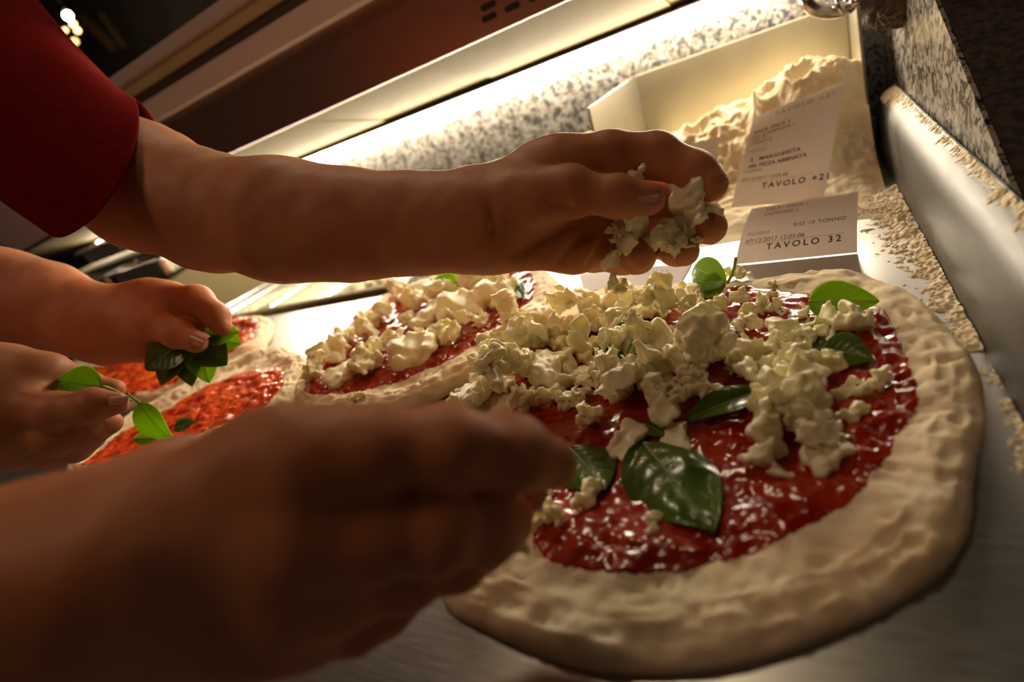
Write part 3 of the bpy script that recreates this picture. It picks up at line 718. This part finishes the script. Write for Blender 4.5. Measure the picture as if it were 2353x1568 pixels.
dense = [(1090, 905), (1130, 830), (1195, 760), (1290, 722), (1380, 710), (1480, 680), (1600, 690), (1625, 720), (1590, 760), (1520, 770), (1440, 760), (1400, 790), (1460, 800), (1560, 790), (1640, 770), (1760, 800), (1860, 790), (1890, 850), (1880, 890), (1800, 900), (1700, 890), (1640, 880), (1560, 910), (1470, 930), (1380, 905), (1290, 945), (1200, 950), (1120, 940)]
pts = []; tries = 0
while len(pts) < 105 and tries < 20000:
    tries += 1; x = random.uniform(1080, 1900); y = random.uniform(670, 960)
    if not inside((x, y), dense): continue
    md = 26+.030*(y-670)
    if any(math.hypot(x-a, (y-b)*1.4) < md for a, b in pts): continue
    pts.append((x, y))
pts.sort(key=lambda q: q[1])
for (x, y) in pts:
    s_ = random.choice((60, 72, 84, 98, 112))*(.85+.30*(y-670)/290)
    cheese(x, y, s_, random.choice(('crumb', 'crumb', 'flake', 'flake', 'slab')), pz=pz1, label=L1, group=G1, tilt=(random.uniform(-.5, .5), random.uniform(-.5, .5)), sz=random.uniform(.9, 1.25))
L2 = 'soft wet mozzarella piece on the pizza behind'; G2 = 'mozzarella pieces on the rear pizza'
for (x, y, s_, kd) in [(740, 868, 86, 'crumb'), (800, 862, 120, 'slab'), (850, 850, 84, 'crumb'), (955, 815, 124, 'slab'), (1030, 790, 92, 'flake'), (905, 800, 80, 'crumb'), (780, 830, 84, 'flake'), (845, 770, 70, 'flake'), (880, 745, 84, 'flake'), (940, 740, 64, 'crumb'),
                       (1000, 730, 110, 'slab'), (1060, 720, 124, 'slab'), (1130, 690, 124, 'slab'), (1085, 745, 74, 'flake'), (1180, 690, 90, 'flake'), (960, 700, 84, 'flake'), (1020, 690, 90, 'crumb'), (1090, 665, 100, 'flake'), (1060, 640, 84, 'flake'), (1130, 630, 72, 'crumb'), (920, 690, 60, 'crumb'), (1150, 660, 90, 'flake'), (800, 790, 60, 'crumb'), (990, 770, 70, 'flake'), (870, 820, 70, 'flake')]:
    cheese(x, y, s_, kd, pz=pz2, label=L2, group=G2, tilt=(random.uniform(-.3, .3), random.uniform(-.3, .3)))
cheese(825, 918, 40, 'stick', 2, rz=.8, pz=pz2, label='little white curd on the near crust of the rear pizza', hh=.012)
for (x, y, s_, kd) in [(1590, 430, 78, 'slab'), (1560, 482, 84, 'flake'), (1525, 520, 74, 'crumb'), (1470, 525, 84, 'flake'), (1430, 560, 74, 'crumb'), (1410, 585, 54, 'slab'), (1500, 560, 70, 'crumb'), (1545, 555, 56, 'flake'), (1615, 490, 60, 'slab'), (1440, 520, 60, 'crumb'), (1470, 405, 50, 'crumb')]:
    cheese(x, y, s_*1.3, kd, k=.315, label='mozzarella piece cupped in the raised palm', group='mozzarella held in the raised hand', tilt=(random.uniform(-1, 1), random.uniform(-1, 1)))
cheese(1606, 553, 36, 'crumb', k=.31, label='tiny mozzarella crumb slipping between the raised fingertips')
cheese(1395, 655, 64, 'flake', 2, k=.33, tilt=(1.2, .2), label='mozzarella flake falling in mid air below the raised hand')
cheese(1440, 735, 70, 'flake', 4, k=.325, tilt=(.9, .4), label='mozzarella flake dropping onto the heap near the middle')
for (x, y, s_) in [(1195, 1262, 60), (1238, 1165, 44), (1110, 1120, 40)]:
    cheese(x, y, s_, 'crumb', k=.19, label='mozzarella crumb pinched by the blurred front fingers', group='mozzarella held in the front hand')

# ================================================================== basil
def leaf(base, tip, normal, width, m, label, fold=.25, curl=.15, roll=0.0, stem=None, group='basil leaves', name='basil_leaf', wavy=.02, seed=0):
    """base, tip: world points; normal: the upper side; width in m"""
    base = np.array(base, float); tip = np.array(tip, float); L_ = np.linalg.norm(tip-base); t = (tip-base)/L_
    n = np.array(normal, float); n -= t*(n@t); n /= np.linalg.norm(n); s = np.cross(t, n)
    n1, n2 = 26, 20; V = []
    def surf(a, b):
        wv = math.sin(math.pi*a**.80)**.72*(1-.24*a) if 0 < a < 1 else 0
        y = b*width/2*wv*1.12
        rib = .024*L_*(abs(math.sin((a*7-abs(b)*1.6)*math.pi)))*abs(b)*(1-abs(b))*2.0
        z = fold*abs(y)+curl*L_*(a*a*-.9+a*.6)+wavy*L_*vn(np.array([[a*3+seed, b*2, seed]]), 3)[0]*abs(b)+rib-roll*(y*y)/max(width, 1e-6)*2
        return base+t*(a*L_)+s*y+n*z
    for th in (0, 1):
        for i in range(n1+1):
            for j in range(n2+1):
                V.append(surf(i/n1, j/n2*2-1)-n*(.00035*th))
    N = (n1+1)*(n2+1); F = []
    for i in range(n1):
        for j in range(n2):
            a = i*(n2+1)+j; F.append((a, a+1, a+n2+2, a+n2+1)); F.append((N+a, N+a+n2+1, N+a+n2+2, N+a+1))
    o = obj(name, V, F, m, label=label, cat='basil leaf', group=group)
    v, f = tubevf([surf(a, 0)+n*.0002 for a in np.linspace(.0, .97, 14)], [max(.00025, width*.018*(1-a)) for a in np.linspace(0, .97, 14)], 6)
    obj('midrib', v, f, M['vein'], o)
    if stem is not None:
        c = [base]+[np.array(q, float) for q in stem]; pts_ = []
        for a in np.linspace(0, 1, 8): 
            q = c
            while len(q) > 1: q = [q[i]*(1-a)+q[i+1]*a for i in range(len(q)-1)]
            pts_.append(q[0])
        v, f = tubevf(pts_, .0011, 7); obj('stem', v, f, M['stem'], o)
    return o
UPV = np.array([0, 0, 1.0])
def lp(a, b, wpx, m, label, za=.011, zb=.011, nrm=(0, 0, 1), **kw):
    A = onz(a[0], a[1], za); B = onz(b[0], b[1], zb); k = float(((A+B)/2-CP)@FW)
    return leaf(A, B, nrm, wpx*k/FPX, m, label, **kw)
lp((1478, 1018), (1640, 1218), 218, M['basil'], 'biggest glossy basil leaf lying flat on the front sauce', za=.011, zb=.010, fold=.05, curl=.10, roll=.25, wavy=.05, seed=3)
lp((1310, 1030), (1390, 1120), 150, M['basil'], 'dark basil leaf half hidden by the front fingertips', fold=.05, curl=.10, roll=.3, seed=5)
lp((1668, 655), (1598, 668), 62, M['basil_light'], 'lower lobe leaf of the bright sprig on the far crust', za=.016, zb=.012, nrm=(.1, -.6, .7), fold=.3, curl=.2, seed=6)
lp((1672, 650), (1588, 612), 74, M['basil_light'], 'upper leaf of the bright sprig with a stem on the far crust', za=.018, zb=.022, nrm=(-.2, -.75, .5), fold=.55, curl=.25, stem=[onz(1690, 620, .03), onz(1690, 592, .036)], seed=7)
lp((1858, 692), (2018, 690), 92, M['basil_light'], 'yellow green pointed basil leaf at the far right of the sauce', za=.014, zb=.016, nrm=(.1, -.75, .6), fold=.15, curl=.25, seed=8)
lp((1830, 745), (1885, 800), 70, M['basil'], 'small dark basil leaf tucked under the right cheese cluster', za=.014, zb=.014, seed=9)
lp((1885, 800), (2004, 822), 96, M['basil'], 'curved green basil leaf below the right cheese cluster', za=.013, zb=.013, nrm=(.2, -.5, .8), fold=.2, curl=.2, seed=10)
lp((1745, 902), (1572, 962), 96, M['basil'], 'long dark basil leaf under the central cheese flakes', za=.012, zb=.011, seed=11)
lp((1480, 772), (1392, 812), 90, M['basil'], 'folded basil leaf in the middle of the cheese heap', za=.017, zb=.017, nrm=(.2, -.5, .8), fold=.4, seed=12)
lp((1455, 780), (1512, 778), 62, M['basil_light'], 'small bright basil leaf poking out of the cheese heap', za=.024, zb=.018, nrm=(.3, -.7, .6), stem=[onz(1440, 810, .022)], seed=13)
lp((1460, 850), (1390, 900), 70, M['basil'], 'basil leaf between cheese crumbs near the left', za=.017, zb=.014, stem=[onz(1410, 870, .02), onz(1375, 905, .018)], seed=14)
lp((1590, 812), (1505, 832), 64, M['basil'], 'narrow basil leaf behind the yellowish cheese lumps', za=.017, zb=.016, seed=15)
lp((1480, 975), (1530, 1000), 60, M['basil'], 'dark basil tip beside the flat mozzarella slice', za=.012, zb=.011, seed=16)
lp((1620, 745), (1570, 752), 56, M['basil'], 'small basil leaf behind the cheese on the far sauce', za=.014, zb=.014, seed=17)
lp((990, 658), (1075, 645), 48, M['basil_light'], 'bright basil leaf on the far side of the rear pizza', za=.022, zb=.022, nrm=(.2, -.6, .7), stem=[onz(990, 640, .03)], seed=18)
lp((1170, 650), (1202, 682), 44, M['basil'], 'dark basil leaf at the right end of the rear pizza', za=.018, zb=.016, seed=19)
lp((990, 762), (1062, 760), 54, M['basil'], 'basil leaf under the cheese of the rear pizza', za=.016, zb=.016, nrm=(.2, -.4, .8), seed=20)
# basil falling onto / lying on the sauce-only pizza
leaf(P(320, 926, .412), P(392, 1018, .418), -FW+.1*UP-.5*RT, 92*.415/FPX, M['basil_light'], 'bright basil leaf hanging below the torn stem', fold=.2, curl=.2, seed=21, stem=[P(312, 920, .385), P(292, 905, .37)])
leaf(P(400, 985, .47), P(448, 968, .47), -FW+.6*UP, 34*.47/FPX, M['basil'], 'small dark basil leaf lying on the orange sauce', seed=22)
leaf(P(362, 1008, .44), P(305, 1008, .44), -FW+.6*UP, 38*.44/FPX, M['basil_light'], 'pale basil leaf tip under the hanging leaf', seed=23)
leaf(P(232, 888, .335), P(128, 876, .335), -FW+.15*UP, 84*.335/FPX, M['basil_light'], 'basil leaf pinched flat against the left fingers', fold=.1, curl=.05, seed=24, stem=[P(262, 893, .34), P(300, 920, .36)])
# bunch in the middle-left hand
bl_ = [((430, 780), (332, 850), 66, 'basil'), ((425, 790), (365, 885), 62, 'basil'), ((440, 795), (438, 888), 58, 'basil'), ((470, 790), (520, 838), 60, 'basil'), ((455, 790), (480, 880), 52, 'basil_light'),
       ((475, 775), (552, 790), 58, 'basil_light'), ((480, 770), (548, 762), 48, 'basil_light'), ((420, 770), (440, 735), 50, 'basil'), ((410, 780), (345, 805), 56, 'basil')]
bn = ['lowest left dark leaf of the held basil bunch', 'drooping middle leaf of the held basil bunch', 'central hanging leaf of the held basil bunch', 'curled lower right leaf of the held basil bunch', 'lighter inner leaf of the held basil bunch', 'bright right leaf of the held basil bunch', 'upper right bright leaf of the held basil bunch', 'dark leaf between thumb and forefinger in the bunch', 'leaf of the bunch hidden behind the thumb']
for i, (a, b, wd, mk_) in enumerate(bl_):
    k = .440+.004*(i % 3); leaf(P(*a, k), P(*b, k-.006), -FW+.3*UP+random.uniform(-.4, .4)*RT, wd*1.35*k/FPX, M[mk_], bn[i], fold=.3, curl=.15, seed=30+i, group='basil bunch in the hand')
# ================================================================== arms and hands
def D3(q): return P(q[0], q[1], q[2])
def rad(q): return q[3]*q[2]/FPX
def arm(label, limb, palm, fingers, nails, h=.0019, cuts=(), limbflat=None, kw=.010, sleeve=None):
    allp = [q for q in limb]+[q for f_ in fingers for q in f_]+[q for q in palm]
    A = np.array([D3(q) for q in allp]); R_ = np.array([rad(q) for q in allp])[:, None]
    F = Field((A-R_).min(0)-.008, (A+R_).max(0)+.008, h)
    # limb and palm in one soft mass
    D = F.blank()
    for a, b in zip(limb[:-1], limb[1:]):
        F.cone(D, D3(a), rad(a), D3(b), rad(b), .022, FW if limbflat else None, limbflat or 1.0)
    for q in palm:                                    # (x, y, k, r, x2, y2, k2, r2, flatness)
        F.cone(D, P(*q[:3]), q[3]*q[2]/FPX, P(*q[4:7]), q[7]*q[6]/FPX, q[9] if len(q) > 9 else .016, FW, q[8])
    T = F.blank()
    for ch in fingers:
        C_ = F.blank()
        for a, b in zip(ch[:-1], ch[1:]): F.cone(C_, D3(a), rad(a), D3(b), rad(b), .004)
        for q in ch[1:-1]: F.cone(C_, D3(q), rad(q)*1.035, D3(q), rad(q)*1.035, .004)     # knuckles
        T = smin(T, C_, .0012)
    D = smin(D, T, kw)
    def skin_k(x, y, k0, k1):                         # depth at which the skin is met along one direction
        for k in np.arange(k0, k1, .0004):
            i = np.round((P(x, y, k)-F.org)/h).astype(int)
            if (i >= 0).all() and (i < F.n).all() and D[tuple(i)] < 0: return k
        return None
    todo = []
    for (line, r_) in cuts:                           # skin creases follow the surface
        L_ = []
        for (a, b) in zip(line[:-1], line[1:]):
            for t in np.linspace(0, 1, 7):
                x, y = a[0]*(1-t)+b[0]*t, a[1]*(1-t)+b[1]*t; k = skin_k(x, y, .24, .42)
                if k: L_.append(P(x, y, k-.0004))
        todo.append((L_, r_))
    for L_, r_ in todo:
        for a, b in zip(L_[:-1], L_[1:]):
            if np.linalg.norm(a-b) < .012: F.cone(D, a, r_, b, r_, .0028, cut=True)
    G = F.grid((0, 0, 0), F.n)
    near = np.abs(D) < .01
    D[near] += .0006*fbm(G[near]*60, 2, 3)
    V, Q = surface_net(D, F.org, h)
    # light smoothing
    nb = np.zeros_like(V); ct = np.zeros(len(V))
    for it in range(2):
        nb[:] = 0; ct[:] = 0
        for a in range(4):
            b = (a+1) % 4
            np.add.at(nb, Q[:, a], V[Q[:, b]]); np.add.at(ct, Q[:, a], 1)
            np.add.at(nb, Q[:, b], V[Q[:, a]]); np.add.at(ct, Q[:, b], 1)
        V = V*.5+.5*nb/ct[:, None]
    base = A[0].copy(); base[2] = A[:, 2].min()
    e = empty('person', base, label=label, cat='person')
    a_ = obj('arm', V, Q, M['skin'], e)
    for (p, d, n, wd, ln) in nails:
        p = np.array(p); d = np.array(d)/np.linalg.norm(d); n = np.array(n, float); n -= d*(n@d); n /= np.linalg.norm(n); s_ = np.cross(d, n)
        vv = []; K, J = 8, 8
        for th in (0, 1):
            for i in range(K+1):
                for j in range(J+1):
                    a = i/K*2-1; b = j/J*2-1
                    u_ = a*math.sqrt(max(0, 1-.35*b*b)); w_ = b*math.sqrt(max(0, 1-.25*a*a))
                    vv.append(p+d*(u_*ln/2)+s_*(w_*wd/2)-n*(.28*wd*w_*w_*.9+.0007*th))
        N = (K+1)*(J+1); ff = []
        for i in range(K):
            for j in range(J):
                a = i*(J+1)+j; ff.append((a, a+J+1, a+J+2, a+1)); ff.append((N+a, N+a+1, N+a+J+2, N+a+J+1))
        obj('fingernail', vv, ff, M['nail'], e)
    return e
TOC = -FW
# --- raised arm with red sleeve, palm cupping crumbled cheese
A_limb = [(60, 215, .43, 112), (190, 342, .412, 128), (335, 432, .395, 137), (480, 488, .380, 126), (650, 508, .365, 133), (800, 519, .355, 117), (950, 516, .345, 106), (1080, 510, .335, 97), (1130, 512, .332, 100)]
A_palm = [(1120, 470, .332, 66, 1290, 392, .334, 72, .75), (1130, 520, .332, 92, 1230, 500, .334, 105, .55), (1150, 555, .328, 62, 1320, 580, .332, 46, .8, .007), (1150, 490, .320, 66, 1290, 446, .310, 54, .9, .006), (1260, 400, .338, 70, 1330, 560, .342, 56, .5)]
A_limb = [(x, y, k, r*.955) for x, y, k, r in A_limb]
A_f = [[(1290, 392, .334, 66), (1400, 362, .334, 56), (1512, 358, .328, 50), (1600, 398, .318, 45), (1632, 425, .312, 39)],
       [(1300, 440, .342, 54), (1420, 440, .356, 48), (1540, 468, .352, 45), (1612, 505, .332, 42), (1632, 525, .318, 39)],
       [(1300, 500, .344, 52), (1400, 520, .360, 46), (1500, 548, .354, 42), (1558, 568, .332, 39), (1572, 578, .318, 36)],
       [(1290, 560, .342, 48), (1360, 580, .356, 42), (1430, 590, .350, 38), (1464, 590, .330, 36), (1472, 588, .318, 33)],
       [(1190, 452, .318, 60), (1320, 440, .306, 49), (1420, 452, .300, 47), (1490, 458, .298, 38)]]
def nrmtip(a, b): return D3(b)-D3(a)
A_n = [(P(1488, 444, .290), nrmtip(A_f[4][2], A_f[4][3]), TOC+.9*UP, .0115, .0125)]
A_cuts = [([(1352, 500), (1300, 522), (1240, 556), (1185, 590)], .0017), ([(1362, 530), (1320, 560), (1275, 615)], .0015), ([(1395, 545), (1372, 580), (1350, 615)], .0015), ([(1240, 470), (1285, 476), (1330, 484)], .0012), ([(1128, 470), (1134, 510), (1130, 550)], .0010)]
arm('bare arm in a red sleeve reaching across, palm cupping mozzarella', A_limb, A_palm, A_f, A_n, cuts=A_cuts)
# --- middle-left hand with the basil bunch
B_limb = [(-160, 660, .47, 140), (0, 688, .46, 113), (110, 708, .455, 99), (215, 742, .450, 74), (250, 746, .450, 74)]
B_palm = [(240, 745, .45, 74, 350, 715, .452, 66, .75), (270, 770, .446, 58, 330, 790, .448, 44, .8), (340, 700, .455, 52, 400, 700, .46, 40, .9)]
B_limb = [(x, y, k, r*.94) for x, y, k, r in B_limb]
B_f = [[(375, 692, .452, 40), (452, 690, .440, 33), (496, 725, .434, 27), (511, 752, .432, 21)],
       [(370, 710, .458, 38), (430, 715, .446, 30), (450, 750, .442, 26), (450, 775, .444, 21)],
       [(350, 750, .460, 36), (410, 770, .462, 28), (440, 800, .456, 25), (430, 815, .452, 20)],
       [(330, 785, .460, 34), (380, 805, .464, 26), (410, 815, .460, 22), (400, 822, .456, 18)],
       [(310, 740, .440, 44), (352, 742, .430, 38), (405, 766, .424, 32), (450, 786, .420, 26)]]
B_n = [(P(456, 774, .4125), nrmtip(B_f[4][2], B_f[4][3]), TOC+.75*UP, .0120, .0135)]
arm('bare forearm from the left edge, hand gripping a basil bunch', B_limb, B_palm, B_f, B_n, h=.0018, kw=.008)
# --- lower-left hand tearing a leaf
C_limb = [(-200, 960, .345, 150), (-60, 940, .338, 128), (0, 930, .335, 120)]
C_palm = [(0, 890, .335, 92, 80, 870, .338, 52, .7), (0, 980, .335, 84, 90, 990, .336, 62, .7)]
C_f = [[(40, 930, .325, 52), (130, 945, .318, 42), (215, 932, .316, 36), (268, 927, .320, 28)],
       [(40, 985, .332, 54), (130, 1005, .326, 42), (205, 985, .326, 36), (250, 972, .330, 29)],
       [(30, 1020, .338, 50), (110, 1030, .336, 38), (170, 1025, .336, 34), (215, 1005, .338, 27)],
       [(10, 1030, .345, 46), (80, 1040, .346, 34), (130, 1040, .348, 30), (170, 1020, .35, 25)],
       [(50, 850, .345, 46), (120, 858, .347, 36), (200, 885, .349, 30), (262, 895, .350, 24)]]
C_n = [(P(272, 915, .312), nrmtip(C_f[0][2], C_f[0][3]), TOC+1.2*UP, .008, .010)]
arm('hand at the lower left edge pinching a torn basil leaf', C_limb, C_palm, C_f, C_n, h=.0018, kw=.008)
# --- blurred front hand over the large pizza
D_limb = [(-420, 1545, .150, 300), (-150, 1450, .150, 250), (100, 1362, .150, 205), (280, 1305, .150, 185), (380, 1275, .150, 182)]
D_palm = [(370, 1215, .150, 108, 690, 1092, .150, 106, .7), (380, 1310, .150, 170, 640, 1250, .150, 155, .6), (420, 1400, .152, 150, 620, 1390, .154, 120, .7), (640, 1060, .152, 116, 640, 1340, .154, 116, .7)]
D_f = [[(700, 1068, .149, 100), (860, 1035, .153, 94), (1020, 1028, .158, 91), (1180, 1042, .170, 82), (1262, 1062, .178, 62)],
       [(700, 1230, .149, 112), (860, 1230, .153, 94), (1000, 1224, .158, 89), (1110, 1212, .169, 80), (1165, 1198, .178, 64)],
       [(660, 1350, .153, 104), (800, 1338, .160, 88), (930, 1312, .168, 80), (1040, 1282, .178, 70), (1110, 1262, .184, 56)],
       [(600, 1440, .156, 96), (720, 1440, .164, 78), (810, 1425, .172, 70), (880, 1395, .180, 60), (930, 1370, .184, 48)],
       [(420, 1120, .170, 120), (640, 1130, .186, 92), (900, 1140, .196, 84), (1120, 1130, .196, 72), (1200, 1125, .194, 58)]]
D_n = []
arm('blurred bare hand reaching in from the lower left over the pizza', D_limb, D_palm, D_f, D_n, h=.0016, kw=.009)

# ------------------------------------------------------------------ sleeves (parts of their persons)
def sleeve(pe, rings, name='sleeve', thick=.0016, seed=0, axd=None):
    """rings: (centre px, k, radius px, axis direction px); swept tube with open hem"""
    n = 40; V = []; F = []; R_ = len(rings)
    cs = [P(*q[:3]) for q in rings]
    for i, q in enumerate(rings):
        t = np.array(q[4]) if len(q) > 4 else cs[min(i+1, R_-1)]-cs[max(i-1, 0)]
        t = t/np.linalg.norm(t); a = np.cross(t, FW); a /= np.linalg.norm(a); b = np.cross(t, a)
        r = q[3]*q[2]/FPX; el = .05 if len(q) > 4 else 0.0
        for j in range(n):
            w_ = 2*math.pi*j/n; d = a*math.cos(w_)+b*math.sin(w_)
            rr = r*(1+.035*vn(np.array([[math.cos(w_)*2+seed, math.sin(w_)*2, i*.7]]), 5)[0])
            nr = max(0.0, float(-(d@FW)))*rr
            V.append(cs[i]+(d+b*math.sin(w_)*el)*rr+(axd*nr*q[5] if len(q) > 5 else 0))
    for i in range(R_-1):
        for j in range(n): F.append((i*n+j, i*n+(j+1) % n, (i+1)*n+(j+1) % n, (i+1)*n+j))
    o = obj(name, V, F, M['red'], pe, label='dark red cotton sleeve')
    m = o.modifiers.new('solid', 'SOLIDIFY'); m.thickness = thick; m.offset = 1
    s2 = o.modifiers.new('sub', 'SUBSURF'); s2.levels = 1; s2.render_levels = 2
    return o
ppl = [o for o in bpy.data.objects if o.name.startswith('person')]
ppl.sort(key=lambda o: o.name)
# hem plane of the raised arm runs from (288,212) to (10,462)
hem = [(-170, 45, .45, 215), (-90, 118, .44, 205), (0, 203, .43, 186), (70, 262, .424, 178), (130, 312, .416, 174), (185, 352, .409, 170), (200, 364, .407, 172)]
ax = D3((335, 432, .395, 1))-D3((60, 200, .42, 1))
ax = ax/np.linalg.norm(ax)
sleeve(ppl[0], [(*q, ax, m_) for q, m_ in zip(hem, (0, .3, .7, 1.1, 1.45, 1.75, 1.85))], seed=1, axd=ax)

# ------------------------------------------------------------------ hanging thing at the top right
hb = empty('hanging_root_bulb', P(2060, 20, .47), label='dark shaggy bulb with stringy roots hanging at the top right', cat='bulb')
v, f = ico(.5, 4); v = v*(1+.22*fbm(v*3.2, 3, 4))[:, None]
c0 = P(2062, -12, .47); sc = np.array((.056, .040, .050))
obj('bulb_body', v*sc+c0, f, M['bulbskin'], hb)
rr_ = np.random.default_rng(5)
for i in range(26):
    a = P(rr_.uniform(1985, 2130), rr_.uniform(10, 42), .465); pts_ = [a]; d = np.array((rr_.normal()*.4, -.2, -1)); 
    for q in range(6):
        d = d+rr_.normal(size=3)*.7; pts_.append(pts_[-1]+d/np.linalg.norm(d)*rr_.uniform(.002, .0042))
    v, f = tubevf(pts_, np.linspace(.0006, .0002, 7), 5); obj('root', v, f, M['root'], hb)
hk = empty('metal_loop', P(1900, 5, .50), label='worn metal loop handle hanging beside the shaggy bulb', cat='hook')
pts_ = [P(1905+52*math.cos(t), -2+30*math.sin(t), .50) for t in np.linspace(-.4, 3.6, 18)]
v, f = tubevf(pts_, .0062, 12); obj('loop', v, f, M['chrome'], hk)
pts_ = [P(1945+20*math.cos(t), 4+24*math.sin(t), .49) for t in np.linspace(0, 6.283, 20)]
v, f = tubevf(pts_, .0022, 8); obj('ring', v, f, M['chrome'], hk)
v, f = tubevf([P(1955, 12, .488), P(1975, 2, .485), P(1992, -18, .482)], .004, 10); obj('shank', v, f, M['chrome'], hk)
